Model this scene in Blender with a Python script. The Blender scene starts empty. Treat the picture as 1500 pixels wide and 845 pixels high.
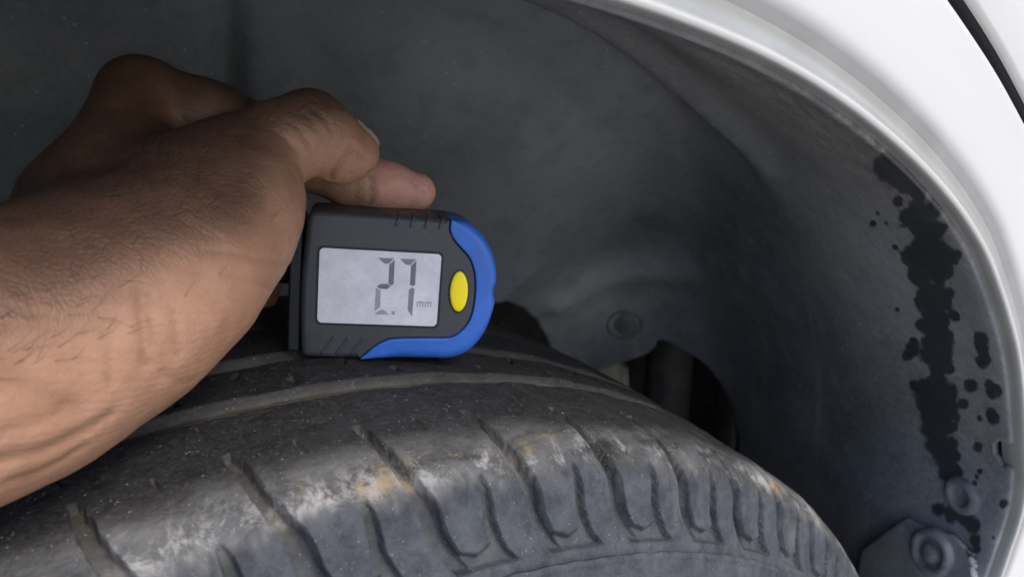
import bpy, bmesh, math, random
import numpy as np
from mathutils import Vector, Matrix

random.seed(7)
rng = np.random.default_rng(7)
scene = bpy.context.scene
COL = scene.collection
rad = math.radians

# ------------------------------------------------------------------ camera
# world frame: wheel centre at the origin, +y into the car, +z up, metres
CAM = np.array([0.0006, -0.2092, 0.4038])
FWD = np.array([0.5056, 0.7858, -0.3563])
RGT = np.array([0.8316, -0.5539, -0.0415])
UPV = np.array([0.2300, 0.2753, 0.9334])
cam_d = bpy.data.cameras.new('camera')
cam = bpy.data.objects.new('camera', cam_d)
COL.objects.link(cam)
m = Matrix.Identity(4)
for i in range(3):
    m[i][0], m[i][1], m[i][2], m[i][3] = RGT[i], UPV[i], -FWD[i], CAM[i]
cam.matrix_world = m
cam_d.sensor_width = 36.0
cam_d.angle = rad(70.02)
cam_d.clip_start = 0.01
cam_d.clip_end = 400.0
cam_d.dof.use_dof = True
cam_d.dof.focus_distance = 0.198
cam_d.dof.aperture_fstop = 19.0
scene.camera = cam

# ------------------------------------------------------------------ light
SUN_EL, SUN_AZ = rad(52), rad(160)      # azimuth clockwise from +y
world = bpy.data.worlds.new('World')
scene.world = world
world.use_nodes = True
wn = world.node_tree
sky = wn.nodes.new('ShaderNodeTexSky')
sky.sky_type = 'NISHITA'
sky.sun_disc = False
sky.sun_elevation = SUN_EL
sky.sun_rotation = SUN_AZ
sky.dust_density = 2.2
sky.ozone_density = 0.35
bg = wn.nodes['Background']
bg.inputs['Strength'].default_value = 0.15
wn.links.new(sky.outputs[0], bg.inputs[0])
sun_d = bpy.data.lights.new('sun', 'SUN')
sun_d.energy = 1.25
sun_d.angle = rad(25)
sun_d.color = (1.0, 0.96, 0.9)
sun = bpy.data.objects.new('sun', sun_d)
COL.objects.link(sun)
sdir = Vector((math.sin(SUN_AZ) * math.cos(SUN_EL), math.cos(SUN_AZ) * math.cos(SUN_EL), math.sin(SUN_EL)))
sun.rotation_euler = sdir.to_track_quat('Z', 'Y').to_euler()
scene.view_settings.view_transform = 'Standard'
scene.view_settings.look = 'None'
scene.view_settings.gamma = 1.0
scene.view_settings.use_curve_mapping = False
scene.view_settings.exposure = 0.8
scene.cycles.use_denoising = True
scene.cycles.max_bounces = 5
scene.cycles.diffuse_bounces = 3

# ------------------------------------------------------------------ helpers
def tag(o, label=None, cat=None, group=None, kind=None):
    if label: o['label'] = label
    if cat: o['category'] = cat
    if group: o['group'] = group
    if kind: o['kind'] = kind
    return o

def empty(name, loc=(0, 0, 0)):
    o = bpy.data.objects.new(name, None)
    o.empty_display_size = 0.02
    o.location = loc
    COL.objects.link(o)
    return o

def mesh_obj(name, verts, faces, mat, parent=None, smooth=True, attrs=None, local=False):
    """faces: (n,4) / (n,3) array or list of tuples. World coordinates unless the parent is moved."""
    me = bpy.data.meshes.new(name)
    verts = np.asarray(verts, dtype=np.float32)
    if isinstance(faces, np.ndarray):
        n, k = faces.shape
        me.vertices.add(len(verts)); me.vertices.foreach_set('co', verts.ravel())
        me.loops.add(n * k); me.loops.foreach_set('vertex_index', faces.astype(np.int32).ravel())
        me.polygons.add(n)
        me.polygons.foreach_set('loop_start', np.arange(0, n * k, k, dtype=np.int32))
        me.update(calc_edges=True)
    else:
        me.from_pydata([tuple(map(float, v)) for v in verts], [], faces)
        me.update()
    me.polygons.foreach_set('use_smooth', [smooth] * len(me.polygons))
    if attrs:
        for an, av in attrs.items():
            a = me.attributes.new(an, 'FLOAT', 'POINT')
            a.data.foreach_set('value', np.asarray(av, dtype=np.float32))
    me.materials.append(mat)
    me.validate()
    o = bpy.data.objects.new(name, me)
    COL.objects.link(o)
    if parent is not None:
        o.parent = parent
        if not local:
            o.matrix_parent_inverse = parent.matrix_basis.inverted()
    return o

def grid_faces(nr, nc, wrap_c=False):
    r = np.arange(nr - 1)[:, None]
    c = np.arange(nc if wrap_c else nc - 1)[None, :]
    c2 = (c + 1) % nc
    return np.stack([r * nc + c, r * nc + c2, (r + 1) * nc + c2, (r + 1) * nc + c], -1).reshape(-1, 4)

def sstep(x, a, b):
    t = np.clip((x - a) / (b - a), 0, 1)
    return t * t * (3 - 2 * t)

def catmull(pts, n, closed=False):
    pts = np.asarray(pts, float)
    N = len(pts)
    out = []
    segs = N if closed else N - 1
    for i in range(segs):
        if closed:
            p0, p1, p2, p3 = pts[i - 1], pts[i], pts[(i + 1) % N], pts[(i + 2) % N]
        else:
            p1, p2 = pts[i], pts[i + 1]
            p0 = pts[i - 1] if i > 0 else 2 * p1 - p2
            p3 = pts[i + 2] if i + 2 < N else 2 * p2 - p1
        t = np.linspace(0, 1, n, endpoint=False)[:, None]
        out.append(.5 * (2 * p1 + (p2 - p0) * t + (2 * p0 - 5 * p1 + 4 * p2 - p3) * t ** 2 + (3 * p1 - p0 - 3 * p2 + p3) * t ** 3))
    if not closed:
        out.append(pts[-1:])
    return np.concatenate(out)

def resample(pts, step):
    d = np.r_[0, np.cumsum(np.linalg.norm(np.diff(pts, axis=0), axis=1))]
    n = max(2, int(round(d[-1] / step)) + 1)
    t = np.linspace(0, d[-1], n)
    return np.stack([np.interp(t, d, pts[:, k]) for k in range(pts.shape[1])], -1)

def lathe(profile, n, axis_o, axis_d, ref=None):
    """profile: (k,2) of (radius, height along the axis)."""
    d = np.asarray(axis_d, float); d /= np.linalg.norm(d)
    a = np.cross(d, [0, 0, 1.0]) if abs(d[2]) < .9 else np.cross(d, [1.0, 0, 0])
    a /= np.linalg.norm(a); b = np.cross(d, a)
    t = np.linspace(0, 2 * np.pi, n, endpoint=False)
    ring = np.cos(t)[:, None] * a + np.sin(t)[:, None] * b
    P = np.asarray(profile, float)
    V = (np.asarray(axis_o)[None, None] + P[:, 0, None, None] * ring[None] + P[:, 1, None, None] * d).reshape(-1, 3)
    return V, grid_faces(len(P), n, True)

# value noise used for real relief on meshes
_perm = rng.random((64, 64, 64)).astype(np.float32)
def vnoise(P, scale):
    q = np.asarray(P) * scale
    i = np.floor(q).astype(int); f = q - i
    f = f * f * (3 - 2 * f)
    r = 0
    for dx in (0, 1):
        for dy in (0, 1):
            for dz in (0, 1):
                w = (f[..., 0] if dx else 1 - f[..., 0]) * (f[..., 1] if dy else 1 - f[..., 1]) * (f[..., 2] if dz else 1 - f[..., 2])
                r = r + w * _perm[(i[..., 0] + dx) & 63, (i[..., 1] + dy) & 63, (i[..., 2] + dz) & 63]
    return r

# ------------------------------------------------------------------ material kit
class Mat:
    def __init__(self, name, rough=.5, base=(.5, .5, .5), spec=.5, metal=0):
        self.m = bpy.data.materials.new(name); self.m.use_nodes = True
        self.t = self.m.node_tree; self.n = self.t.nodes; self.l = self.t.links
        self.b = self.n['Principled BSDF']
        self.b.inputs['Roughness'].default_value = rough
        self.b.inputs['Base Color'].default_value = (*base, 1)
        self.b.inputs['Specular IOR Level'].default_value = spec
        self.b.inputs['Metallic'].default_value = metal
        self._co = None
    def co(self):
        if self._co is None:
            self._co = self.n.new('ShaderNodeTexCoord').outputs['Object']
        return self._co
    def mapping(self, scale=(1, 1, 1), rot=(0, 0, 0), co=None):
        k = self.n.new('ShaderNodeMapping')
        k.inputs['Scale'].default_value = scale; k.inputs['Rotation'].default_value = rot
        self.l.new(co or self.co(), k.inputs[0]); return k.outputs[0]
    def noise(self, scale, detail=4, rough=.55, dist=0, co=None):
        k = self.n.new('ShaderNodeTexNoise')
        k.inputs['Scale'].default_value = scale; k.inputs['Detail'].default_value = detail
        k.inputs['Roughness'].default_value = rough; k.inputs['Distortion'].default_value = dist
        self.l.new(co or self.co(), k.inputs['Vector']); return k.outputs['Fac']
    def voronoi(self, scale, feature='F1', co=None, rand=1):
        k = self.n.new('ShaderNodeTexVoronoi'); k.feature = feature
        k.inputs['Scale'].default_value = scale; k.inputs['Randomness'].default_value = rand
        self.l.new(co or self.co(), k.inputs['Vector']); return k.outputs['Distance']
    def attr(self, name):
        k = self.n.new('ShaderNodeAttribute'); k.attribute_name = name; return k.outputs['Fac']
    def ramp(self, fac, a, b, ca=0., cb=1., smooth=True):
        k = self.n.new('ShaderNodeMapRange'); k.interpolation_type = 'SMOOTHSTEP' if smooth else 'LINEAR'
        for s, v in (('From Min', a), ('From Max', b), ('To Min', ca), ('To Max', cb)):
            k.inputs[s].default_value = v
        self.l.new(fac, k.inputs['Value']); return k.outputs[0]
    def math(self, op, a, b=None):
        k = self.n.new('ShaderNodeMath'); k.operation = op
        for i, v in enumerate((a, b)):
            if v is None: continue
            if isinstance(v, (int, float)): k.inputs[i].default_value = v
            else: self.l.new(v, k.inputs[i])
        return k.outputs[0]
    def mix(self, fac, a, b):
        k = self.n.new('ShaderNodeMix'); k.data_type = 'RGBA'
        if isinstance(fac, (int, float)): k.inputs[0].default_value = fac
        else: self.l.new(fac, k.inputs[0])
        for s, v in ((6, a), (7, b)):
            if isinstance(v, tuple): k.inputs[s].default_value = (*v, 1)
            else: self.l.new(v, k.inputs[s])
        return k.outputs[2]
    def color(self, c): self.l.new(c, self.b.inputs['Base Color'])
    def rough(self, r): self.l.new(r, self.b.inputs['Roughness'])
    def bump(self, h, strength, dist):
        k = self.n.new('ShaderNodeBump')
        k.inputs['Strength'].default_value = strength; k.inputs['Distance'].default_value = dist
        self.l.new(h, k.inputs['Height'])
        prev = getattr(self, '_bump', None)
        if prev: self.l.new(prev, k.inputs['Normal'])
        self._bump = k.outputs[0]
        self.l.new(self._bump, self.b.inputs['Normal'])

def mat_ground():
    k = Mat('concrete_ground', .85, (.36, .34, .31))
    k.color(k.mix(k.noise(6, 6), (.42, .40, .37), (.52, .50, .465)))
    k.bump(k.noise(120, 4), .4, .004)
    return k.m

def mat_paint():
    k = Mat('white_paint', .22, (.78, .79, .79), .5)
    k.b.inputs['Coat Weight'].default_value = .35
    k.b.inputs['Coat Roughness'].default_value = .15
    dirt = k.math('MULTIPLY', k.ramp(k.noise(4, 2, .5), .3, .9), .10)
    # road film on the rolled edge, with its grey shade painted in
    gr_ = k.math('MULTIPLY', k.attr('grime_shade'), k.ramp(k.noise(40, 3, .55), .25, .7, .82, 1))
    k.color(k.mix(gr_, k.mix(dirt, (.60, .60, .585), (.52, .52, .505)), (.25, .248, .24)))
    k.rough(k.ramp(k.noise(5, 2), .3, .7, .28, .34))
    return k.m

def mat_black_plastic(name='dark_gap_rubber'):
    return Mat(name, .6, (.012, .014, .02), .3).m

def mat_liner():
    k = Mat('liner_plastic', .62, (.07, .07, .075), .4)
    big = k.noise(7, 5, .6)
    fine = k.noise(60, 6, .7)
    streak = k.noise(42, 5, .68, .4, co=k.mapping((1, 1.6, .18)))
    grain = k.noise(520, 3, .7)
    base = k.mix(k.ramp(big, .38, .62), (.085, .094, .112), (.175, .183, .195))
    base = k.mix(k.math('MULTIPLY', k.ramp(streak, .5, .75), .55), base, (.30, .27, .235))
    base = k.mix(k.math('MULTIPLY', k.ramp(fine, .45, .75), .35), base, (.19, .19, .19))
    base = k.mix(k.math('MULTIPLY', k.attr('wall'), k.ramp(big, .3, .65, .45, 1)), base, (.245, .262, .275))
    base = k.mix(k.math('MULTIPLY', k.attr('deposit'), k.ramp(k.noise(18, 5, .65), .3, .7, .6, 1)), base, (.60, .60, .57))
    # bristly road dust lodged under the lip
    lip = k.attr('lip_dust')
    hairy = k.ramp(k.noise(170, 5, .75, 1.5, co=k.mapping((1, 1, .35))), .42, .62)
    base = k.mix(k.math('MULTIPLY', k.math('MULTIPLY', lip, hairy), .8), base, (.30, .26, .21))
    specks = k.ramp(k.voronoi(230), .08, .2, 1, 0)
    keep = k.ramp(k.noise(140, 2), .52, .60)
    base = k.mix(k.math('MULTIPLY', k.math('MULTIPLY', specks, keep), .85), base, (.42, .41, .39))
    # film of grey-blue dust on the outer band
    base = k.mix(k.math('MULTIPLY', k.attr('film'), k.math('MULTIPLY', k.ramp(k.noise(320, 5, .75), .3, .7, .35, 1), k.ramp(big, .3, .65, .6, 1))), base, (.29, .305, .33))
    base = k.mix(k.ramp(grain, .35, .75, 0, .45), base, k.mix(.5, base, (.36, .36, .36)))
    base = k.mix(k.ramp(k.noise(70, 5, .65), .52, .34, 0, .18), base, (.05, .054, .062))
    # wet splashes: a mark with its own outline
    w = k.math('ADD', k.attr('wet'), k.math('MULTIPLY', k.math('SUBTRACT', k.noise(190, 6, .74), .5), 1.5))
    wm = k.math('MULTIPLY', k.ramp(w, -.20, .20, 0, .92), k.ramp(k.noise(900, 2, .5), .25, .4, .75, 1))
    base = k.mix(wm, base, (.026, .032, .039))
    k.color(base)
    k.rough(k.mix(wm, (.66, .66, .66), (.30, .30, .30)))
    k.bump(k.noise(420, 4), .25, .0008)
    k.bump(k.noise(35, 4), .35, .003)
    return k.m

def mat_rubber():
    k = Mat('worn_rubber', .68, (.03, .03, .032), .3)
    g = k.attr('groove'); knee = k.attr('knee'); side = k.attr('flank'); crown = k.attr('crown')
    n1 = k.noise(22, 6, .68); n2 = k.noise(140, 6, .75); n3 = k.noise(9, 5, .6)
    smear = k.noise(90, 6, .7, .8, co=k.mapping((.35, 1, .35)))
    base = k.mix(k.ramp(n2, .3, .72), (.011, .011, .012), (.026, .026, .0275))
    base = k.mix(k.ramp(k.noise(1000, 3, .7), .45, .7, 0, .5), base, (.06, .06, .061))
    # scuffed chalky band on the shoulder
    sc = k.math('MULTIPLY', knee, k.ramp(k.math('ADD', k.math('MULTIPLY', n1, .6), k.math('MULTIPLY', smear, .5)), .42, .72))
    base = k.mix(k.math('MULTIPLY', sc, .85), base, (.15, .15, .152))
    ch = k.math('MULTIPLY', k.attr('knee_edge'), k.ramp(k.math('ADD', k.math('MULTIPLY', k.noise(120, 6, .78, .5, co=k.mapping((1, .7, 1))), .6), k.math('MULTIPLY', n1, .4)), .50, .62))
    base = k.mix(ch, base, (.30, .295, .29))
    # clay stains
    cl = k.math('MULTIPLY', k.attr('knee_edge'), k.math('MULTIPLY', k.ramp(n3, .46, .62), k.ramp(k.noise(75, 5, .7), .48, .66)))
    base = k.mix(cl, base, (.30, .215, .13))
    # smooth unworn flank, blue-grey bloom
    base = k.mix(side, base, k.mix(k.ramp(n2, .3, .7), (.026, .030, .038), (.066, .072, .083)))
    base = k.mix(k.math('MULTIPLY', side, k.ramp(k.noise(55, 6, .72), .52, .72, 0, .5)), base, (.11, .112, .115))
    # dust caught in the grooves
    gd = k.math('MULTIPLY', g, k.ramp(n2, .2, .7, .55, 1))
    base = k.mix(gd, base, k.mix(k.ramp(k.noise(60, 4), .35, .65), (.058, .054, .047), (.098, .091, .079)))
    # pale grit
    sp = k.ramp(k.voronoi(900), .10, .30, 1, 0)
    keep = k.ramp(k.noise(420, 2, .5), .57, .63)
    base = k.mix(k.math('MULTIPLY', k.math('MULTIPLY', sp, keep), k.ramp(side, 0, 1, .8, .5)), base, (.25, .235, .215))
    k.color(base)
    k.rough(k.mix(sc, (.62, .62, .62), (.85, .85, .85)))
    k.bump(k.noise(480, 4, .8), .8, .0006)
    return k.m

def mat_plain(name, base, rough=.5, spec=.5, metal=0, nscale=60, var=.25, bump=0, bscale=600, bdist=.0002):
    k = Mat(name, rough, base, spec, metal)
    lo = tuple(c * (1 - var) for c in base); hi = tuple(min(1, c * (1 + var)) for c in base)
    k.color(k.mix(k.ramp(k.noise(nscale, 5, .65), .3, .7), lo, hi))
    if bump: k.bump(k.noise(bscale, 4, .6), bump, bdist)
    return k.m

def mat_handled(name, base, rough):
    # moulded plastic with finger grease, fine scratches and a little dust
    k = Mat(name, rough, base, .45)
    grease = k.noise(95, 5, .65)
    dust = k.math('MULTIPLY', k.ramp(k.voronoi(1500), .08, .22, 1, 0), k.ramp(k.noise(260, 2), .58, .66))
    k.color(k.mix(k.math('MULTIPLY', dust, .5), k.mix(k.ramp(grease, .4, .75, 0, .35), base, tuple(min(1, c * 1.5 + .01) for c in base)), (.3, .3, .3)))
    k.rough(k.ramp(grease, .3, .7, rough - .1, rough + .12))
    k.bump(k.noise(2600, 3), .16, .00008)
    return k.m

def mat_skin():
    k = Mat('brown_skin', .52, (.3, .17, .1), .4)
    palm = k.attr('palm'); dark = k.attr('dark'); pink = k.attr('pink')
    n1 = k.noise(55, 6, .65); n2 = k.noise(260, 5, .7)
    base = k.mix(k.ramp(n1, .3, .7), (.105, .052, .032), (.170, .090, .056))  # brown of the back, deepened to paint in the shade on top
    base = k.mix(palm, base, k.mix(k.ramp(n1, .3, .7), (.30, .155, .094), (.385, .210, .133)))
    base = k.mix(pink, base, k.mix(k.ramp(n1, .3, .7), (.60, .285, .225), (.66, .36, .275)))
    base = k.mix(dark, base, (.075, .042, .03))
    base = k.mix(k.math('MULTIPLY', k.ramp(n2, .52, .75), .3), base, (.13, .065, .04))
    base = k.mix(k.math('MULTIPLY', k.attr('crease'), .35), base, (.10, .05, .032))
    k.color(base)
    k.b.inputs['Subsurface Weight'].default_value = .12
    k.b.inputs['Subsurface Radius'].default_value = (.006, .0022, .0012)
    k.b.inputs['Subsurface Scale'].default_value = .5
    k.rough(k.ramp(n2, .3, .7, .44, .62))
    def lines(rot, scale, dist):
        w = k.n.new('ShaderNodeTexWave'); w.wave_type = 'BANDS'; w.bands_direction = 'X'
        w.inputs['Scale'].default_value = scale; w.inputs['Distortion'].default_value = dist
        w.inputs['Detail'].default_value = 2.5; w.inputs['Detail Scale'].default_value = 2.2
        k.l.new(k.mapping((1, 1, 1), rot), w.inputs['Vector']); return w.outputs['Fac']
    cell = k.voronoi(900, 'DISTANCE_TO_EDGE', co=k.mapping((1, 1, .5), (.3, .4, 0)))
    l1 = lines((0, rad(55), rad(20)), 190, 4.5)
    hgt = k.math('ADD', k.math('MULTIPLY', k.ramp(l1, 0, .6), k.ramp(n1, .3, .7, .3, .9)), k.math('MULTIPLY', k.ramp(cell, 0, .2), .7))
    k.bump(k.math('MULTIPLY', hgt, k.ramp(palm, 0, 1, 1, .34)), .40, .00042)
    return k.m

M = dict(
    ground=mat_ground(), paint=mat_paint(), gap=mat_black_plastic(), liner=mat_liner(), rubber=mat_rubber(),
    steel=mat_plain('dark_steel', (.10, .10, .105), .45, .5, .7, 40),
    chassis=mat_plain('chassis_underseal', (.05, .05, .052), .8, .2, 0, 30, .4, .4, 120, .003),
    strut=mat_plain('dusty_strut_metal', (.075, .068, .06), .6, .4, .1, 50, .4, .3, 200, .001),
    tan=mat_plain('dusty_tan_bracket', (.36, .31, .24), .75, .3, 0, 90, .3, .3, 300, .0006),
    liner_plain=mat_plain('dusty_liner_plastic', (.17, .17, .165), .65, .4, 0, 60, .3, .3, 300, .0008),
    clip=mat_plain('grey_clip_plastic', (.165, .175, .19), .5, .4, 0, 140, .35, .2, 500, .0004),
    house=mat_handled('charcoal_plastic', (.043, .047, .054), .46),
    black=mat_plain('black_plastic', (.012, .013, .016), .5, .4, 0, 60, .2),
    blue=mat_handled('blue_rubber', (.028, .125, .50), .42),
    yellow=mat_plain('yellow_button_plastic', (.95, .76, .004), .38, .45, 0, 60, .03),
    skin=mat_skin(),
    nail=mat_plain('finger_nail', (.33, .235, .19), .3, .5, 0, 200, .12),
    hair=mat_plain('dark_body_hair', (.02, .013, .01), .5, .3),
)

# ------------------------------------------------------------------ ground
g = mesh_obj('ground', [(-150, -150, -.3155), (150, -150, -.3155), (150, 150, -.3155), (-150, 150, -.3155)], [(0, 1, 2, 3)], M['ground'], smooth=False)
tag(g, kind='structure')

# ------------------------------------------------------------------ wheel arch: quarter panel, door, liner
AC = np.array([0.0, 0.05])                        # centre of the arch in x, z
LIP_T = [-40, -25, -10, 5, 11, 15.9, 18.5, 21.2, 24.8, 28, 31, 36, 41, 44.7, 49, 54, 58.4, 62.4, 67, 70, 74, 90, 120, 160, 190, 220]
LIP_R = [.345, .338, .330, .328, .332, .3425, .3590, .3665, .3668, .3668, .3678, .3702, .3709, .3722, .3712, .3703, .3689, .3682, .3676, .367, .3662, .366, .364, .36, .36, .365]
def r_lip(t):
    t = np.asarray(t, float)
    r = np.interp(t, LIP_T, LIP_R)
    for o in (.8, 1.6, 2.4):
        r = r * .4 + .3 * (np.interp(t - o, LIP_T, LIP_R) + np.interp(t + o, LIP_T, LIP_R))
    # small press marks in the rolled edge
    return r + .0005 * np.sin(np.radians(t) * 23) * np.exp(-((t - 42) / 9) ** 2) 
GAP_T = [-30, 0, 20, 30, 40, 51, 58.6, 62, 64, 66, 70, 75, 80, 220]
GAP_R = [.56, .50, .450, .430, .4150, .4080, .4068, .4073, .4115, .43, .52, .70, .85, .85]
def r_gap(t):
    return sum(np.interp(np.asarray(t, float) + o, GAP_T, GAP_R) for o in (-1.5, 0, 1.5)) / 3
def polar(t, r, y):
    t = np.radians(t)
    return np.stack(np.broadcast_arrays(AC[0] + r * np.cos(t), y, AC[1] + r * np.sin(t)), -1)

quarter = empty('quarter_panel', (0, -.1, .42))
tag(quarter, 'white painted body panel with rolled wheel arch edge curving over the tyre', 'car panel')
T = np.r_[np.arange(-40, 0, 2), np.arange(0, 95, .4), np.arange(95, 221, 2)]
rl, rg = r_lip(T), r_gap(T)
lip_sec = catmull([(.0028, -.0930), (.0009, -.0965), (.0002, -.0995), (0, -.1020), (.0002, -.1037), (.0008, -.1043), (.0017, -.1044), (.0026, -.1038), (.0036, -.1029), (.0052, -.1023), (.0076, -.1022)], 4)
grime_shade = np.interp(np.arange(len(lip_sec)) / 4, [0, 3.0, 4.2, 4.9, 5.8, 6.6, 10], [1, .95, .75, .34, .3, .9, 1])  # bead kept pale as a highlight, shade painted on both sides of it
rows = [polar(T, rl + p, q) for p, q in lip_sec]
mesh_obj('wheel_arch_lip', np.concatenate(rows), grid_faces(len(rows), len(T)), M['paint'], quarter, attrs=dict(grime_shade=np.repeat(grime_shade, len(T))))
out_sec = catmull([(.0076, -.1022), (.0092, -.1028), (.0112, -.1037), (.0140, -.1044), (.0205, -.1051), (.0290, -.1058)], 4)
rows = [polar(T, rl + p, q) for p, q in out_sec]
grime_shade = list(np.interp(np.arange(len(out_sec)) / 4, [0, 1.5, 3.0], [1, .85, 0]))  # painted shade beside the bead, fading outward
last = rl + .029
for k in np.linspace(.1, 1, 10):
    e = np.maximum(rg - .0036, last + .0006)
    rows.append(polar(T, last + (e - last) * k, -.1058 - .0005 * k))
e = np.maximum(rg - .0036, last + .0006)
for dr, y in ((.0008, -.1061), (.0012, -.1052), (.0012, -.095)):
    rows.append(polar(T, e + dr, y))
grime_shade += [0] * (len(rows) - len(grime_shade))
mesh_obj('outer_panel', np.concatenate(rows), grid_faces(len(rows), len(T)), M['paint'], quarter, attrs=dict(grime_shade=np.repeat(grime_shade, len(T))))

door = empty('rear_door', (.3, -.1, .5))
tag(door, 'white door panel beyond the dark gap at the upper right corner', 'car door')
TD = np.arange(-20, 63.1, .6)
rgd = r_gap(TD)
rows = [polar(TD, rgd + dr, y) for dr, y in ((.0032, -.1040), (.0031, -.1053), (.0035, -.1062), (.0045, -.1066), (.02, -.1074), (.05, -.1090), (.12, -.112), (.5, -.12))]
mesh_obj('door_skin', np.concatenate(rows), grid_faces(len(rows), len(TD)), M['paint'], door)
rows = [polar(TD, rgd + dr, y) for dr, y in ((-.008, -.089), (0, -.0905), (.0020, -.093), (.0028, -.1020), (.0038, -.1046), (.008, -.1036))]
mesh_obj('door_seal', np.concatenate(rows), grid_faces(6, len(TD)), M['gap'], door)

# liner: one moulded shell, from behind the lip round the barrel to the inner wall
liner = empty('wheel_arch_liner', (.2, .05, .3))
tag(liner, 'dusty black plastic wheel arch liner with dark wet splashes behind the tyre', 'liner')
TL = np.r_[np.arange(-30, 4, 1.5), np.arange(4, 64, .17), np.arange(64, 92, .5), np.arange(92, 211, 2)]
def yc(t): return np.interp(t, [-40, 12, 27, 40, 50, 64, 80, 220], [.15, .15, .135, .085, .05, .045, .085, .09])
YC = (yc(TL - 3) + yc(TL) + yc(TL + 3)) / 3
LR = r_lip(TL)
secs = []
for t, r0, c in zip(TL, LR, YC):
    R_ = (r0 if t > 28 else .3670) + .034
    def fl(y): return r0 + (R_ - r0) * ((y + .0985) / (c * .75 + .0985)) ** .85
    pts = [(r0 - .0008, -.0990), (r0 - .0002, -.0950)] + [(fl(y), y) for y in (-.0780, -.0480, -.0150, max(.010, c * .3))] + [
           (R_ - .0005, c * .75), (R_ - .006, c), (R_ - .022, c + .024), (R_ - .055, c + .048), (.28, max(c + .075, .165)), (.20, .195), (.10, .205)]
    secs.append(catmull(pts, 12))
secs = np.array(secs)                              # (nt, k, 2)
d = np.r_[0, np.cumsum(np.linalg.norm(np.diff(secs[len(TL) // 2], axis=0), axis=1))]
u_t = np.r_[np.arange(0, .125, .0013), np.arange(.125, d[-1], .0034)]
idx = np.interp(u_t, d, np.arange(len(d)))
i0 = np.clip(idx.astype(int), 0, secs.shape[1] - 2); fr = (idx - i0)[None, :, None]
S = secs[:, i0] * (1 - fr) + secs[:, i0 + 1] * fr   # (nt, nu, 2)
LV = polar(TL[:, None], S[..., 0], S[..., 1])       # (nt, nu, 3)
# moulded folds and swells
P = LV.reshape(-1, 3)
wall = sstep(P[:, 1], .05, .15)
sw = (vnoise(P + 3, 9) - .5) * .022 * wall + (vnoise(P + 1, 26) - .5) * .0035
fold = -.008 * np.exp(-((P[:, 1] - .035 - .03 * np.sin(P[:, 2] * 14)) / .012) ** 2) * sstep(P[:, 2], .30, .36)
sw += .014 * np.exp(-((P[:, 0] - .078) / .005) ** 2) * wall * sstep(P[:, 2], .25, .33)
sw -= .004 * np.exp(-((P[:, 0] - .112) / .012) ** 2) * wall * sstep(P[:, 2], .25, .33) * -1
ra_, rb_ = np.array([.362, .132, .240]), np.array([.300, .182, .205])
hh = np.clip(((P - ra_) @ (rb_ - ra_)) / ((rb_ - ra_) @ (rb_ - ra_)), 0, 1)[:, None]
sw -= .010 * np.exp(-(np.linalg.norm(P - ra_ - hh * (rb_ - ra_), axis=1) / .016) ** 2)
ctr = np.stack([np.zeros(len(P)), P[:, 1] * 0 - .02, np.full(len(P), .05)], -1)
nrm = P - ctr; nrm /= np.linalg.norm(nrm, axis=1)[:, None]
edge_fade = sstep(P[:, 1], -.092, -.03)
P = P + nrm * ((sw + fold) * edge_fade)[:, None]
LF = grid_faces(len(TL), len(u_t))
#>>LINERHOLES
def nearest_on(poly, q):
    poly = np.asarray(poly, float); best = np.full(len(q), 1e9); out = q.copy()
    for a_, b_ in zip(poly, np.roll(poly, -1, 0)):
        ab = b_ - a_
        h = np.clip(((q - a_) @ ab) / (ab @ ab + 1e-15), 0, 1)[:, None]
        c_ = a_ + h * ab; d_ = np.linalg.norm(q - c_, axis=1)
        m_ = d_ < best; best[m_] = d_[m_]; out[m_] = c_[m_]
    return out
def in_poly(poly, q):
    poly = np.asarray(poly, float); r_ = np.zeros(len(q), bool)
    for (x0, y0), (x1, y1) in zip(poly, np.roll(poly, -1, 0)):
        c_ = ((y0 > q[:, 1]) != (y1 > q[:, 1])) & (q[:, 0] < (x1 - x0) * (q[:, 1] - y0) / (y1 - y0 + 1e-15) + x0)
        r_ ^= c_
    return r_
def poly_cut(P, F, ax, poly, region, keep_inside=False):
    """trim a sheet along an outline given in two of its axes; the edge is drawn onto the outline"""
    P = P.copy(); q = P[:, ax]
    ins = in_poly(poly, q) & region
    if keep_inside: ins = ~ins
    F2 = F[~ins[F].all(1)]
    used = np.zeros(len(P), bool); used[F2.ravel()] = True
    mv = used & ins & region
    P[np.ix_(mv, ax)] = nearest_on(poly, q[mv])
    return P, F2
LF0, P0 = LF, P.copy()
AXLE_HOLE = catmull([(0.1945, 0.1308), (0.1822, 0.1388), (0.1712, 0.1456), (0.1646, 0.1525), (0.1585, 0.1624), (0.1443, 0.156), (0.1283, 0.1482), (0.1166, 0.1363), (0.1078, 0.1246), (0.0995, 0.096)], 4).tolist() + [(0.0965, -0.2), (0.2545, -0.2), (0.2545, 0.1188)]
P, LF = poly_cut(P, LF, [1, 2], AXLE_HOLE, P[:, 0] > .27)
SIDE_HOLE = [(0.12, 0.2281), (0.216, 0.2331), (0.2343, 0.2283), (0.2636, 0.2079), (0.2834, 0.1886), (0.295, 0.1705), (0.3038, 0.1501), (0.3078, 0.05), (0.12, 0.05)]
P, LF = poly_cut(P, LF, [0, 2], SIDE_HOLE, P[:, 1] > .11)
EDGE_NOTCH = [(-0.0902, 0.2128), (-0.0931, 0.2173), (-0.0985, 0.221), (-0.0986, 0.2009), (-0.0936, 0.2014), (-0.0902, 0.2048)]
EDGE_NOTCH[2] = (-.104, EDGE_NOTCH[2][1]); EDGE_NOTCH[3] = (-.104, EDGE_NOTCH[3][1])
P, LF = poly_cut(P, LF, [1, 2], EDGE_NOTCH, (P[:, 0] > .3) & (P[:, 1] < -.07))
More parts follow.
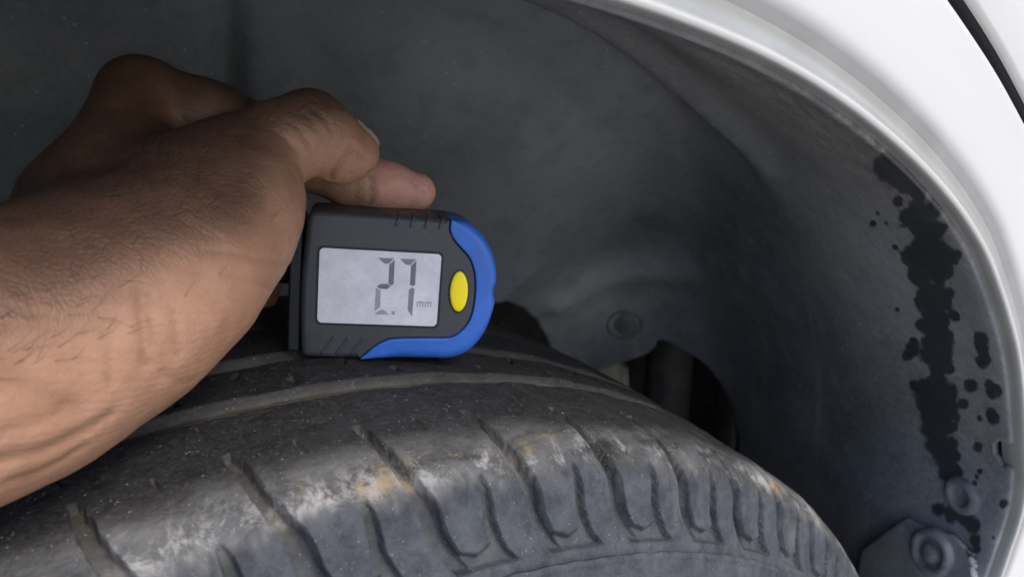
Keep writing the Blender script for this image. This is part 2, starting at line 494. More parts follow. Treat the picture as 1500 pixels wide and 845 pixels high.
#<<LINERHOLES
y_n = P[:, 1]
wallm = sstep((np.tile(u_t, len(TL)) - np.repeat(.125 + YC * .9, len(u_t))), -.012, .03)
deposit = 1.0 * np.exp(-(np.linalg.norm((P - np.array([.298, .18, .205])) / np.array([.06, .08, .045]), axis=1)) ** 2) + .45 * np.exp(-(np.linalg.norm((P - np.array([.22, .15, .33])) / np.array([.06, .08, .05]), axis=1)) ** 2)
film = (1 - sstep(y_n, -.055, .0)) * (1 - sstep(P[:, 2], .30, .36))
ang = np.degrees(np.arctan2(P[:, 2] - .05, P[:, 0]))
lip_dust = (1 - sstep(y_n, -.06, .02)) * np.exp(-((ang - 58) / 10) ** 2)
#>>WET
WET = [(0.2146,-0.0863,0.3558,-10.5,-8.0,2.6,16.3,9.1,-5.9), (0.2129,-0.0903,0.3547,-16.4,-11.5,4.1,25.3,13.7,-8.6), (0.2141,-0.0924,0.3528,-16.2,-11.4,4.3,25.3,13.4,-9.0),
       (0.217,-0.0936,0.3503,-13.4,-9.7,3.7,21.3,10.9,-8.3), (0.2197,-0.0948,0.348,-8.1,-6.4,2.4,13.1,6.4,-5.8), (0.2276,-0.0925,0.3437,-8.2,-6.0,2.5,11.3,5.5,-5.0),
       (0.2576,-0.0748,0.3283,-5.0,-6.0,2.2,8.3,3.8,-6.1), (0.2466,-0.0835,0.334,-9.5,-8.7,3.5,14.0,6.5,-8.4), (0.231,-0.0956,0.3397,-6.2,-5.7,2.3,10.9,4.9,-6.0),
       (0.2572,-0.08,0.3265,-6.3,-7.0,2.7,9.5,4.1,-7.1), (0.2535,-0.0863,0.3266,-8.1,-7.3,3.2,10.8,4.6,-7.2), (0.2451,-0.0924,0.3303,-5.7,-4.6,2.1,7.2,3.1,-4.3),
       (0.2805,-0.0663,0.3064,-4.0,-6.1,2.4,6.7,2.7,-6.7), (0.2712,-0.0743,0.314,-4.6,-6.6,2.6,7.4,2.9,-7.3), (0.2665,-0.0815,0.3159,-6.5,-7.7,3.3,9.2,3.6,-8.3),
       (0.264,-0.0865,0.3159,-5.4,-5.5,2.6,6.6,2.5,-5.6), (0.2635,-0.0894,0.3147,-3.9,-3.8,1.8,4.5,1.7,-3.8), (0.2846,-0.0676,0.301,-4.1,-6.3,2.6,6.7,2.6,-7.2),
       (0.2786,-0.0756,0.305,-5.5,-7.5,3.3,8.8,3.3,-8.7), (0.2745,-0.0826,0.3065,-4.7,-5.3,2.5,6.1,2.2,-5.7), (0.2908,-0.0637,0.2946,-2.6,-4.3,1.8,4.4,1.7,-4.9),
       (0.283,-0.0768,0.2993,-3.0,-4.2,1.9,4.5,1.6,-4.7), (0.2918,-0.0669,0.2924,-2.5,-3.9,1.7,3.9,1.5,-4.4), (0.2959,-0.0672,0.2869,-3.8,-5.9,2.7,6.0,2.1,-7.0),
       (0.2908,-0.074,0.2908,-3.5,-5.0,2.4,5.3,1.8,-5.9), (0.2874,-0.0795,0.2927,-2.8,-3.4,1.7,3.7,1.2,-3.9), (0.3015,-0.0634,0.2806,-2.9,-5.1,2.3,4.5,1.5,-5.9),
       (0.2994,-0.0696,0.2813,-4.2,-6.6,3.2,6.3,2.1,-7.9), (0.2946,-0.0756,0.2853,-3.0,-4.2,2.1,4.3,1.4,-5.0), (0.2976,-0.0785,0.2801,-2.4,-3.3,1.8,3.2,1.0,-3.9),
       (0.3059,-0.0661,0.2731,-3.3,-5.8,2.8,4.7,1.4,-6.8), (0.3028,-0.0725,0.2751,-2.5,-4.0,2.0,3.4,1.0,-4.8), (0.3118,-0.0595,0.266,-1.8,-3.4,1.7,2.5,0.7,-3.9),
       (0.3113,-0.0635,0.2652,-2.9,-5.4,2.7,4.0,1.1,-6.4), (0.3096,-0.0691,0.2657,-3.1,-5.6,2.9,4.3,1.2,-6.8), (0.3072,-0.074,0.2675,-1.4,-2.4,1.3,1.9,0.5,-2.9),
       (0.316,-0.0623,0.2574,-2.6,-5.0,2.6,3.4,0.9,-5.9), (0.3133,-0.0694,0.2592,-3.1,-5.6,3.0,4.0,1.0,-6.8), (0.3204,-0.0612,0.2495,-3.1,-5.9,3.2,3.9,1.0,-7.0),
       (0.3185,-0.0675,0.2502,-3.0,-5.7,3.1,3.8,0.8,-6.9), (0.32,-0.0705,0.2458,-1.7,-3.2,1.9,2.1,0.4,-3.9), (0.323,-0.0649,0.2426,-2.6,-5.0,2.9,3.2,0.7,-6.0),
       (0.3364,-0.0494,0.2227,-1.8,-3.7,2.2,1.9,0.4,-4.2), (0.335,-0.0542,0.2233,-3.2,-6.3,3.8,3.5,0.7,-7.5), (0.3289,-0.0626,0.2319,-3.7,-6.8,4.1,4.3,0.9,-8.4),
       (0.3286,-0.0681,0.2297,-3.2,-5.8,3.6,3.7,0.7,-7.3), (0.3318,-0.0699,0.2222,-1.8,-3.3,2.1,2.0,0.3,-4.2), (0.3385,-0.0546,0.2147,-2.5,-5.3,3.3,2.7,0.4,-6.3),
       (0.3346,-0.0625,0.2196,-3.4,-6.8,4.3,3.9,0.7,-8.5), (0.328,-0.0755,0.2272,-1.9,-3.2,2.1,2.1,0.4,-4.1), (0.3415,-0.056,0.2066,-2.3,-5.2,3.3,2.6,0.4,-6.4),
       (0.3383,-0.0637,0.2106,-2.8,-5.8,3.8,3.3,0.5,-7.5), (0.3341,-0.0712,0.2165,-1.5,-2.9,1.9,1.7,0.3,-3.7), (0.3428,-0.0613,0.2008,-3.0,-6.7,4.4,3.6,0.5,-8.7),
       (0.3446,-0.0557,0.1981,-1.4,-4.1,2.6,1.5,-0.0,-5.0), (0.3383,-0.0689,0.2082,-1.6,-3.3,2.2,1.9,0.3,-4.3), (0.3455,-0.0602,0.1921,-2.1,-6.4,4.1,1.9,-0.3,-7.8),
       (0.3433,-0.0674,0.1959,-1.5,-3.9,2.6,1.4,-0.1,-4.9), (0.3463,-0.0634,0.1867,-2.0,-6.3,4.2,1.7,-0.4,-7.7), (0.3445,-0.0698,0.1896,-1.1,-3.1,2.1,0.9,-0.2,-3.8),
       (0.3466,-0.0668,0.1815,-1.1,-5.2,3.3,0.2,-0.9,-5.9), (0.3458,-0.0713,0.1811,-0.8,-3.6,2.4,0.1,-0.7,-4.2), (0.3469,-0.0666,0.176,-0.7,-3.7,2.4,-0.2,-0.8,-4.0),
       (0.3448,-0.0675,0.1567,-0.8,-3.8,2.7,-0.5,-0.9,-3.9), (0.3432,-0.0747,0.159,-0.7,-4.3,3.0,-0.9,-1.2,-4.4), (0.3416,-0.0816,0.1617,-0.9,-4.2,3.1,-1.0,-1.2,-4.3),
       (0.3399,-0.0859,0.1603,-0.9,-3.5,2.7,-0.9,-1.0,-3.4), (0.3379,-0.0887,0.1551,-0.9,-2.8,2.3,-0.7,-0.8,-2.7), (0.3364,-0.0912,0.1522,-0.5,-2.0,1.7,-0.7,-0.7,-1.9),
       (0.2495,-0.0746,0.3354,-2.9,-3.4,1.2,5.1,2.4,-3.3), (0.2753,-0.0519,0.3177,-1.4,-2.4,0.8,2.3,1.1,-2.3), (0.2705,-0.0598,0.3203,-0.8,-1.4,0.5,1.4,0.6,-1.3),
       (0.2678,-0.0575,0.3242,-0.8,-1.4,0.4,1.4,0.7,-1.3), (0.2813,-0.0589,0.3081,-1.1,-1.8,0.7,1.8,0.8,-1.9), (0.3132,-0.047,0.2688,-0.9,-1.8,0.8,1.2,0.4,-2.0),
       (0.3243,-0.0512,0.2467,-2.4,-4.6,2.4,2.9,0.8,-5.2), (0.3277,-0.0481,0.2416,-2.0,-3.8,2.1,2.4,0.7,-4.3), (0.3208,-0.0529,0.2526,-1.4,-2.7,1.4,1.7,0.5,-3.1),
       (0.297,-0.0901,0.274,-4.1,-4.5,2.9,4.3,1.1,-5.4), (0.3009,-0.0894,0.2687,-3.2,-3.7,2.3,3.2,0.7,-4.3), (0.3055,-0.089,0.2616,-3.2,-4.0,2.6,3.1,0.6,-4.7),
       (0.3191,-0.0809,0.2419,-2.5,-3.9,2.5,2.6,0.4,-4.8), (0.3123,-0.0924,0.2469,-3.2,-4.2,2.9,2.9,0.4,-5.2), (0.312,-0.0903,0.249,-2.1,-2.7,1.9,1.9,0.3,-3.3),
       (0.3206,-0.0903,0.2321,-2.4,-3.2,2.4,2.1,0.3,-4.0), (0.3214,-0.0915,0.2297,-2.5,-3.1,2.4,2.1,0.3,-4.0), (0.3269,-0.0839,0.2244,-1.1,-1.6,1.2,1.0,0.1,-2.0),
       (0.3373,-0.0817,0.2038,-1.7,-2.8,2.1,1.7,0.2,-3.7), (0.3416,-0.083,0.1895,-0.7,-1.5,1.1,0.4,-0.1,-1.8), (0.3428,-0.082,0.1853,-0.6,-1.5,1.1,0.3,-0.2,-1.8),
       (0.3436,-0.0814,0.1811,-0.5,-1.5,1.1,0.1,-0.2,-1.7), (0.3389,-0.0964,0.1805,-0.7,-2.0,1.6,0.2,-0.3,-2.5), (0.3365,-0.0964,0.1622,-0.0,-0.9,0.6,-0.4,-0.3,-0.9),
       (0.2558,-0.0943,0.3196,-2.6,-2.6,1.2,3.5,1.3,-2.8), ]
#<<WET
wet = np.full(len(P), -1.0)
for w_ in WET:                                      # centre (m), then the two half axes of the splash (mm)
    c_, e1, e2 = np.array(w_[:3]), np.array(w_[3:6]) * 1e-3, np.array(w_[6:]) * 1e-3
    q = P - c_
    near = np.abs(q).max(1) < .05
    G = np.linalg.pinv(np.stack([e1, e2], -1))
    uv = q[near] @ G.T
    n_ = np.cross(e1, e2); n_ /= np.linalg.norm(n_)
    v_ = 1 - np.sqrt((uv ** 2).sum(1) + (q[near] @ n_ / .03) ** 2)
    wet[near] = np.maximum(wet[near], v_)
lo = mesh_obj('shell', P, LF, M['liner'], liner, attrs=dict(wall=wallm, deposit=deposit, film=film, lip_dust=lip_dust, wet=wet))
#>>LINERPARTS
def solid(o, th, off):
    md = o.modifiers.new('thickness', 'SOLIDIFY'); md.thickness = th; md.offset = off
solid(lo, .0025, 1.0)
OVERLAP = [(-0.0293, 0.1021), (-0.0419, 0.1247), (-0.0538, 0.1449), (-0.0659, 0.1475), (-0.0783, 0.1527), (-0.0887, 0.1513), (-0.0956, 0.1407), (-0.11, 0.1307), (-0.11, -0.1), (-0.0293, -0.1)]
PP, PF = poly_cut(P0, LF0, [1, 2], OVERLAP, (P0[:, 0] > .30) & (P0[:, 1] < -.02), True)
used = np.unique(PF); remap = np.full(len(PP), -1); remap[used] = np.arange(len(used))
cin = np.array([0, 0, .05]) - PP; cin[:, 1] = 0; cin /= np.linalg.norm(cin, axis=1)[:, None]
PP = PP + cin * .0045
o2 = mesh_obj('overlap_panel', PP[used], remap[PF], M['liner'], liner, attrs=dict(wall=np.full(len(used), .35), film=film[used] * .8, lip_dust=used * 0., wet=wet[used]))
solid(o2, .0035, 1.0)
def disc(name, c, n_, prof, seg, parent=liner, mat='clip'):
    v_, f_ = lathe(np.array(prof) * 1e-3, seg, c, n_)
    return mesh_obj(name, v_, f_, M[mat], parent)
CL = [((0.3444, -0.077, 0.1709), (0.969, -0.227, -0.096)), ((0.3393, -0.0737, 0.1366), (0.932, -0.304, -0.196)), ((0.3482, 0.1744, 0.1757), (0.618, 0.744, 0.256)), ((0.3456, -0.0688, 0.1664), (0.959, -0.211, -0.188))]
disc('push_clip', CL[0][0], -np.array(CL[0][1]), [(.01, .7), (4.6, .6), (5.0, 2.4), (6.0, 3.0), (8.2, 2.6), (9.6, 1.2), (10.2, -2)], 36)
disc('push_clip', np.array(CL[1][0]) - np.array(CL[1][1]) * .0045, -np.array(CL[1][1]), [(.01, 3.0), (4.0, 2.9), (4.6, 2.2), (4.8, 1.0), (7.4, .8), (7.9, 2.4), (9.6, 3.0), (11.8, 2.2), (12.8, -2)], 36)
disc('boss', CL[2][0], -np.array(CL[2][1]), [(.01, 1.6), (7.5, 1.4), (8.6, .2), (11.5, .2), (12.6, 1.6), (14, 1.4), (15.5, -2)], 36, mat='liner_plain')
#<<LINERPARTS

# what stands behind the openings of the inner wall
ub = empty('underbody', (.2, .45, 0))
ub_v, ub_f = [], []
X0, X1, Y0, Y1, Z0, Z1 = -.62, .75, -.075, .55, -.30, .66
ub_v = [(X0, Y1, Z0), (X1, Y1, Z0), (X1, Y1, Z1), (X0, Y1, Z1), (X0, Y0, Z0), (X1, Y0, Z0), (X1, Y0, Z1), (X0, Y0, Z1), (X0, .25, Z0), (X1, .25, Z0)]
ub_f = [(0, 1, 2, 3), (0, 8, 9, 1), (1, 5, 6, 2), (2, 6, 7, 3), (3, 7, 4, 0)]
mesh_obj('inner_body', ub_v, ub_f, M['chassis'], ub, smooth=False)
def tube(name, pts, r, mat, parent=None, seg=20, ribs=0):
    pts = np.asarray(pts, float)
    L = np.r_[0, np.cumsum(np.linalg.norm(np.diff(pts, axis=0), axis=1))]
    n_ = max(8, int(L[-1] / .0025))
    t__ = np.linspace(0, L[-1], n_)
    c_ = np.stack([np.interp(t__, L, pts[:, k]) for k in range(3)], -1)
    d_ = np.gradient(c_, axis=0); d_ /= np.linalg.norm(d_, axis=1)[:, None]
    a_ = np.cross(d_, [.3, 1, .2]); a_ /= np.linalg.norm(a_, axis=1)[:, None]; b_ = np.cross(d_, a_)
    w_ = np.linspace(0, 2 * np.pi, seg, endpoint=False)
    rr_ = r * (1 + (.09 * np.sin(t__ / .012 * 2 * np.pi) if ribs else 0 * t__))
    v_ = c_[:, None] + rr_[:, None, None] * (np.cos(w_)[None, :, None] * a_[:, None] + np.sin(w_)[None, :, None] * b_[:, None])
    return mesh_obj(name, v_.reshape(-1, 3), grid_faces(n_, seg, True), mat, parent)
strut = empty('suspension_strut', (.47, .20, 0))
tag(strut, 'dusty grey suspension strut inside the arched opening right of the tyre crest', 'strut')
tube('damper_tube', [(.400, .180, -.02), (.432, .205, .21)], .020, M['strut'], strut)
tube('dust_boot', [(.424, .199, .15), (.4335, .206, .22)], .0255, M['strut'], strut, ribs=1)
tube('spring_arm', [(.43, .14, -.02), (.455, .16, .12), (.47, .19, .22)], .010, M['strut'], strut)
br = empty('metal_bracket', (.34, .20, .11))
tag(br, 'small pale tan bracket peeking over the tyre crest at the opening edge', 'bracket')
bv = np.array([(.340, .202, .085), (.368, .192, .085), (.367, .193, .124), (.356, .197, .139), (.345, .200, .136)])
bv2 = bv + np.array([.002, .008, .001])
mesh_obj('plate', np.concatenate([bv, bv2]), [(0, 1, 2, 3, 4), (9, 8, 7, 6, 5)] + [(i, i + 5, (i + 1) % 5 + 5, (i + 1) % 5) for i in range(5)], M['tan'], br, smooth=False)
mesh_obj('flange', *[np.array([(.3685, .192, .085), (.3825, .220, .085), (.3805, .220, .122), (.3675, .193, .124), (.370, .191, .085), (.384, .219, .085), (.382, .219, .122), (.369, .192, .124)]), [(0, 1, 2, 3), (7, 6, 5, 4), (0, 8, 9, 1), (1, 5, 6, 2), (2, 6, 7, 3), (3, 7, 4, 0)]], M['tan'], br, smooth=False)
tag(ub, 'dark underbody seen through the liner openings beyond the tyre', 'underbody')

# ------------------------------------------------------------------ wheel
wheel = empty('car_wheel', (0, 0, -.315))
tag(wheel, 'worn black tyre with dusty scuffed shoulder and shallow grooves under the gauge', 'tyre')
TP = catmull([(.100, .235), (.101, .25), (.097, .27), (.09, .285), (.08, .303), (.07, .3095), (.05, .3133), (.03, .3144), (0, .315), (-.03, .3144), (-.05, .3138), (-.06, .3133), (-.068, .3122),
              (-.075, .3092), (-.080, .3040), (-.0845, .294), (-.0883, .2876), (-.0892, .2856)], 16)
fine = resample(TP[TP[:, 0] <= .0], .0004)
coarse = resample(TP[TP[:, 0] >= .0], .0016)
TP = np.concatenate([coarse[:-1], fine])
ty, tr = TP[:, 0], TP[:, 1]
tan = np.gradient(TP, axis=0); tan /= np.linalg.norm(tan, axis=1)[:, None]
nr_y, nr_r = -(-tan[:, 1]) * 1.0, None
# outward normal of the section (y, r)
ny_, nr_ = tan[:, 1], -tan[:, 0]
if nr_[len(nr_) // 2] < 0: ny_, nr_ = -ny_, -nr_
PH = np.r_[np.arange(-180, -14, 2.0), np.arange(-13, 60, .055), np.arange(62, 180, 2.0)]
ph, yy = np.meshgrid(PH, ty, indexing='xy')        # (rows = section, cols = angle)
# every row is turned with the slant of the grooves so that their walls follow the mesh
ph = ph + np.interp(yy, [-.0885, -.0862, -.083, -.0801, -.0771, -.070, -.055], [3.2, 2.45, 1.65, 1.35, .95, .45, 0])
PITCH = 360 / 64
def band(dist, hw, edge): return sstep(hw - np.abs(dist), -edge, edge)
MM = np.degrees(.001 / .312)                        # degrees per mm on the tread
wob = (vnoise(np.stack([ph * .9, yy * 420, 0 * ph + 3], -1), 1.0) - .5)
dep = np.zeros_like(ph); gmask = np.zeros_like(ph)
for yg, hw, dp in ((-.0333, .0036, .0029), (-.0087, .0033, .0029), (.020, .0034, .0029), (.047, .0034, .0029)):
    b = band(yy - yg + wob * .0006, hw, .0005)
    dep = np.maximum(dep, b * dp); gmask = np.maximum(gmask, b)
PA = [-.100, -.0885, -.0862, -.083, -.0801, -.0771, -.070, -.055, 0]
def rel(p0): return (ph - p0 + PITCH / 2) % PITCH - PITCH / 2
cell = np.floor((ph - 4.0 + PITCH / 2) / PITCH)
jit = np.sin(cell * 12.9898) * .5
# main slanted grooves
mc = np.interp(yy, [-.0885, -.0862, -.083, -.0801, -.0771, -.070, -.055], [3.2, 2.45, 1.65, 1.35, .95, .45, 0])
mw = np.interp(yy, [-.0885, -.083, -.0801, -.0771, -.070, -.057, -.0545], [2.9, 2.9, 2.8, 2.4, 1.9, 1.5, .9]) * MM
d_main = rel(4.0 + mc) + wob * .12 * sstep(yy, -.080, -.074)
on = sstep(-yy, .0540, .0550) * (1 - sstep(-yy, .0872, .0880))
bm_ = band(d_main, mw, .22 * MM) * on
dm = np.interp(yy, [-.0885, -.083, -.079, -.074, -.062, -.055], [.0028, .0048, .0052, .0044, .0034, .0022])
dep = np.maximum(dep, bm_ * dm)
gmask = np.maximum(gmask, bm_ * np.interp(yy, [-.082, -.078], [.15, .6]))
# short grooves on the flank between them
sc_ = np.interp(yy, [-.0885, -.0862, -.0832, -.0777], [6.0, 5.1, 4.55, 4.25])
sw_ = np.interp(yy, [-.0885, -.084, -.0795, -.0768], [2.0, 1.8, 1.4, .5]) * MM
d_sec = rel(4.0 + sc_) + wob * .03
on2 = sstep(-yy, .0764, .0780) * (1 - sstep(-yy, .0872, .0880))
bs_ = band(d_sec, sw_, .25 * MM) * on2
dep = np.maximum(dep, bs_ * np.interp(yy, [-.0885, -.083, -.077], [.0024, .0034, .0016])); gmask = np.maximum(gmask, bs_ * .25)
# the floor joins below the tongue between a main groove and the next short one
gp = (ph - (4.0 + mc)) % PITCH
inside = ((gp > 0) & (gp < (sc_ - mc))).astype(float)
tong = sstep(-yy, .0848, .0856) * (1 - sstep(-yy, .0872, .0880))
mid = 1 - np.abs(gp / np.maximum(sc_ - mc, .1) - .5) * 2
tong = sstep(-yy - .0012 * (mid - .5), .0852, .0858) * (1 - sstep(-yy, .0872, .0880)) * inside
dep = np.maximum(dep, tong * .0022); gmask = np.maximum(gmask, tong * .2)
# sipes and small notches
def slit(p0, y0, y1, dphi, hw, dp, gm):
    global dep, gmask
    t_ = np.clip((yy - y0) / (y1 - y0), 0, 1)
    a = band(rel(p0 + dphi * t_) + wob * .08, hw * MM, .22 * MM) * sstep(-(yy - y0), -.0002, .0002) * (1 - sstep(-(yy - y1), -.0002, .0002))
    dep = np.maximum(dep, a * dp); gmask = np.maximum(gmask, a * gm)
slit(4 + 2.75, -.0555, -.0612, .16, .42, .0014, .75)
slit(4 - .65, -.0395, -.0470, .55, .40, .0014, .75)
slit(4 - 1.2, -.0232, -.0270, .22, 1.05, .0026, .5)
slit(4 + 2.2, -.0146, -.0184, -.25, .75, .0022, .4)
slit(4 + 1.0, .0015, -.0012, .2, .6, .0016, .1)
slit(4 + 3.6, .0085, .0055, .2, .6, .0016, .1)
# worn, uneven surface
Pn = np.stack([ph * .55, yy * 100, 0 * ph], -1)
und = (vnoise(Pn * 1.0, .8) - .5) * .0009 + (vnoise(Pn + 7, 3.1) - .5) * .00035
und += (vnoise(Pn + 11, 9.0) - .5) * .00014
dep = dep * (1 - .12 * jit * (yy < -.05)) - und * (1 - gmask * .5)
rr = tr[:, None] - dep * nr_[:, None]
yv = ty[:, None] - dep * ny_[:, None]
a = np.radians(ph)
V = np.stack([rr * np.sin(a), yv + 0 * rr, rr * np.cos(a)], -1).reshape(-1, 3)
knee = sstep(-yy, .058, .072) * (1 - sstep(-yy, .080, .084))
knee_edge = np.exp(-((yy + .0752) / np.where(yy < -.0752, .0030, .0050)) ** 2)
kb = .0782 + (vnoise(np.stack([ph * .8, 0 * ph, 0 * ph + 5], -1), 1.0) - .5) * .0022
kb = kb + (vnoise(np.stack([ph * 4.5, yy * 300, 0 * ph + 8], -1), 1.0) - .5) * .0024
flank = sstep(-yy, kb - .0014, kb + .0020)
mesh_obj('tread', V, grid_faces(len(ty), len(PH), True)[:, ::-1].copy(), M['rubber'], wheel,
         attrs=dict(groove=np.clip(gmask, 0, 1).ravel(), knee=knee.ravel(), knee_edge=knee_edge.ravel(), flank=flank.ravel(), crown=np.zeros(ph.size)))
# outer sidewall with its moulded ridge, then the rim
SW = catmull([(-.0890, .2858), (-.0900, .2862), (-.0908, .2852), (-.0912, .2836), (-.0935, .279), (-.0975, .268), (-.1005, .255), (-.1008, .240), (-.0965, .225), (-.0905, .213), (-.086, .207)], 8)
PH2 = np.r_[np.arange(-180, -14, 2.0), np.arange(-14, 62, .25), np.arange(62, 180, 2.0)]
ph2, y2 = np.meshgrid(np.radians(PH2), SW[:, 0], indexing='xy')
w2 = (vnoise(np.stack([ph2 * 60, y2 * 300, 0 * ph2], -1), 1.0) - .5) * .0006
r2 = SW[:, 1][:, None] + w2
V = np.stack([r2 * np.sin(ph2), y2, r2 * np.cos(ph2)], -1).reshape(-1, 3)
one = np.ones(len(V))
mesh_obj('sidewall', V, grid_faces(len(SW), len(PH2), True)[:, ::-1].copy(), M['rubber'], wheel, attrs=dict(groove=one * 0, knee=one * 0, knee_edge=one * 0, flank=one, crown=one * 0))
RV, RF = lathe([(.235, .100), (.20, .092), (.19, .03), (.17, -.03), (.03, -.045), (.03, -.05), (.16, -.06), (.195, -.07), (.207, -.082), (.210, -.0875), (.203, -.0875)], 72, (0, 0, 0), (0, 1, 0))
mesh_obj('rim', RV, RF, M['steel'], wheel)
#>>GAUGE
# ------------------------------------------------------------------ tread depth gauge
GR = np.array([.9101, -.3831, -.1581]); GU = np.array([.1896, .0456, .9808]); GF = np.array([.3685, .9226, -.1141])
GS = .9545e-3                                       # model unit (mm on the face) to metres
GC = np.array([.0768, -.0192, .3291])               # centre of the display on the front face
gauge = empty('tread_depth_gauge')
gm = Matrix.Identity(4)
for i in range(3):
    gm[i][0], gm[i][1], gm[i][2] = GR[i], GU[i], -GF[i]      # local: x along, y up, z out of the face
    gm[i][3] = GC[i]
gauge.matrix_basis = gm
tag(gauge, 'charcoal and blue handheld digital tread depth gauge reading 2.7 mm on the tyre', 'depth gauge')

def outline_normals(p):
    t = np.roll(p, -1, 0) - np.roll(p, 1, 0)
    t /= np.linalg.norm(t, axis=1)[:, None] + 1e-12
    return np.stack([t[:, 1], -t[:, 0]], -1)          # outward for a counter-clockwise outline

def extrude(name, outl, wt, rings, mat, parent=gauge, cap=True):
    """outl: closed CCW outline (mm); rings: (inset mm, z mm) from back to front; wt: inset weight per point."""
    nrm = outline_normals(outl)
    V = []
    for off, z in rings:
        q = outl - nrm * (off * wt)[:, None]
        V.append(np.c_[q, np.full(len(q), z)])
    n = len(outl)
    F = [tuple(int(i) for i in f) for f in grid_faces(len(rings), n, True)]
    if cap:
        F.append(tuple(range((len(rings) - 1) * n, len(rings) * n)))
        F.append(tuple(range(n - 1, -1, -1)))
    o = mesh_obj(name, np.concatenate(V) * GS, F, mat, parent, local=True)
    if cap:
        o.data.polygons[len(F) - 1].use_smooth = False
        o.data.polygons[len(F) - 2].use_smooth = False
    return o

def path(parts, step=.35):
    """parts: list of (points, weight, smooth) joined into one closed outline."""
    P, Wt = [], []
    for pts, w, sm in parts:
        q = resample(catmull(pts, 10) if sm else np.asarray(pts, float), step)[:-1]
        P.append(q); Wt.append(np.full(len(q), w))
    P, Wt = np.concatenate(P), np.concatenate(Wt)
    for _ in range(6):
        Wt = (np.roll(Wt, 1) + Wt * 2 + np.roll(Wt, -1)) / 4
    return P, Wt

SEAM = [(-4.9, -22.9), (-1.3, -19.3), (2.2, -16.9), (5.7, -15.95), (14, -15.5), (22.6, -15.1), (26.1, -12.9), (28.4, -9.7), (29.5, -5.4), (29.7, 1.0), (29.0, 6.2), (27.2, 10.6), (24.5, 13.5), (21.9, 16.2), (20.3, 19.2), (20.4, 22.4)]
seam = np.array(SEAM)
FIL = [(1 - math.cos(a_)) for a_ in np.linspace(0, math.pi / 2, 7)]
def fillet(r, z0, zb):
    return [(r * .8, zb), (r * .25, zb + r * .5), (0, zb + r)] + [(0, z0 - r)] + [(r * (1 - math.cos(t_)), z0 - r + r * math.sin(t_)) for t_ in np.linspace(.2, math.pi / 2, 7)] + [(r + .15, z0 + .001)]
left = [(20.4, 22.4), (8, 22.6), (-18, 22.5)]
corner_tl = [(-18, 22.5), (-20.6, 22.2), (-21.9, 20.8), (-22.3, 18.5)]
left2 = [(-22.3, 18.5), (-23.1, 8), (-23.5, -2), (-23.3, -12), (-22.9, -19.5)]
corner_bl = [(-22.9, -19.5), (-22.6, -21.6), (-21.6, -22.7), (-19.5, -23.0)]
bot = [(-19.5, -23.0), (-12, -23.05), (-4.9, -22.9)]
hp, hw_ = path([(seam, .12, True), (left, 1, False), (corner_tl, 1, True), (left2, 1, True), (corner_bl, 1, True), (bot, 1, False)])
# keep the seam a hair inside so that the joint reads as a groove
sm_n = outline_normals(hp)
hp = hp - sm_n * (np.where(hw_ < .5, .14, 0))[:, None]
house = extrude('housing', hp, hw_, fillet(2.0, 0, -24), M['house'])
b_out = [(-4.9, -22.9), (4, -22.85), (16, -22.75), (23.5, -22.6), (29.2, -20.1), (33.8, -14.4), (36.3, -6), (36.75, 0), (36.6, 4.2), (35.2, 11), (31.4, 17.6), (26.2, 21.4), (20.4, 22.4)]
# the bumper is a sweep: outer wall, rounded shoulder, face, then down into the seam
NB = 150
bo_ = resample(catmull(b_out, 10), .1); bi_ = resample(catmull(seam, 10), .1)
def at_n(p, n): return p[np.linspace(0, len(p) - 1, n).round().astype(int)]
bo_, bi_ = at_n(bo_, NB), at_n(bi_, NB)
tn = np.gradient(bo_, axis=0); tn /= np.linalg.norm(tn, axis=1)[:, None]; no_ = np.stack([tn[:, 1], -tn[:, 0]], -1)
tn = np.gradient(bi_, axis=0); tn /= np.linalg.norm(tn, axis=1)[:, None]; ni_ = np.stack([tn[:, 1], -tn[:, 0]], -1)
bi_ = bi_ + ni_ * .14
wid = np.linalg.norm(bo_ - bi_, axis=1)
nd = .7 * np.exp(-((bo_[:, 1] - .2) / 2.5) ** 4) * (bo_[:, 0] > 34)
bo_ = bo_ - no_ * nd[:, None]
fr_ = np.minimum(3.2, wid * .42); fi_ = np.minimum(.45, wid * .2)
rows = [np.c_[bo_ - no_ * 1.2, np.full(NB, -23.6)], np.c_[bo_, np.full(NB, -22.0)]]
rows.append(np.c_[bo_, .35 - fr_])
for t_ in np.linspace(.2, math.pi / 2, 7):
    rows.append(np.c_[bo_ - no_ * (fr_ * (1 - math.cos(t_)))[:, None], .35 - fr_ + fr_ * math.sin(t_)])
edge_o, edge_i = rows[-1][:, :2], bi_ + ni_ * fi_[:, None]
for k in (.1, .35, .65, .9):
    rows.append(np.c_[edge_o * (1 - k) + edge_i * k, np.full(NB, .352)])
for t_ in np.linspace(0, math.pi / 2, 4):
    rows.append(np.c_[edge_i - ni_ * (fi_ * math.sin(t_))[:, None], .35 - fi_ * (1 - math.cos(t_))])
rows.append(np.c_[bi_, np.full(NB, -20.0)])
mesh_obj('bumper', np.concatenate(rows) * GS, grid_faces(len(rows), NB), M['blue'], gauge, local=True)

def rrect(w, h, r, n=6, c=(0, 0)):
    p = []
    for sx, sy, a0 in ((1, -1, -90), (1, 1, 0), (-1, 1, 90), (-1, -1, 180)):
        for k in range(n + 1):
            a_ = rad(a0 + 90 * k / n)
            p.append((c[0] + sx * (w - r) + r * math.cos(a_), c[1] + sy * (h - r) + r * math.sin(a_)))
    return np.array(p)

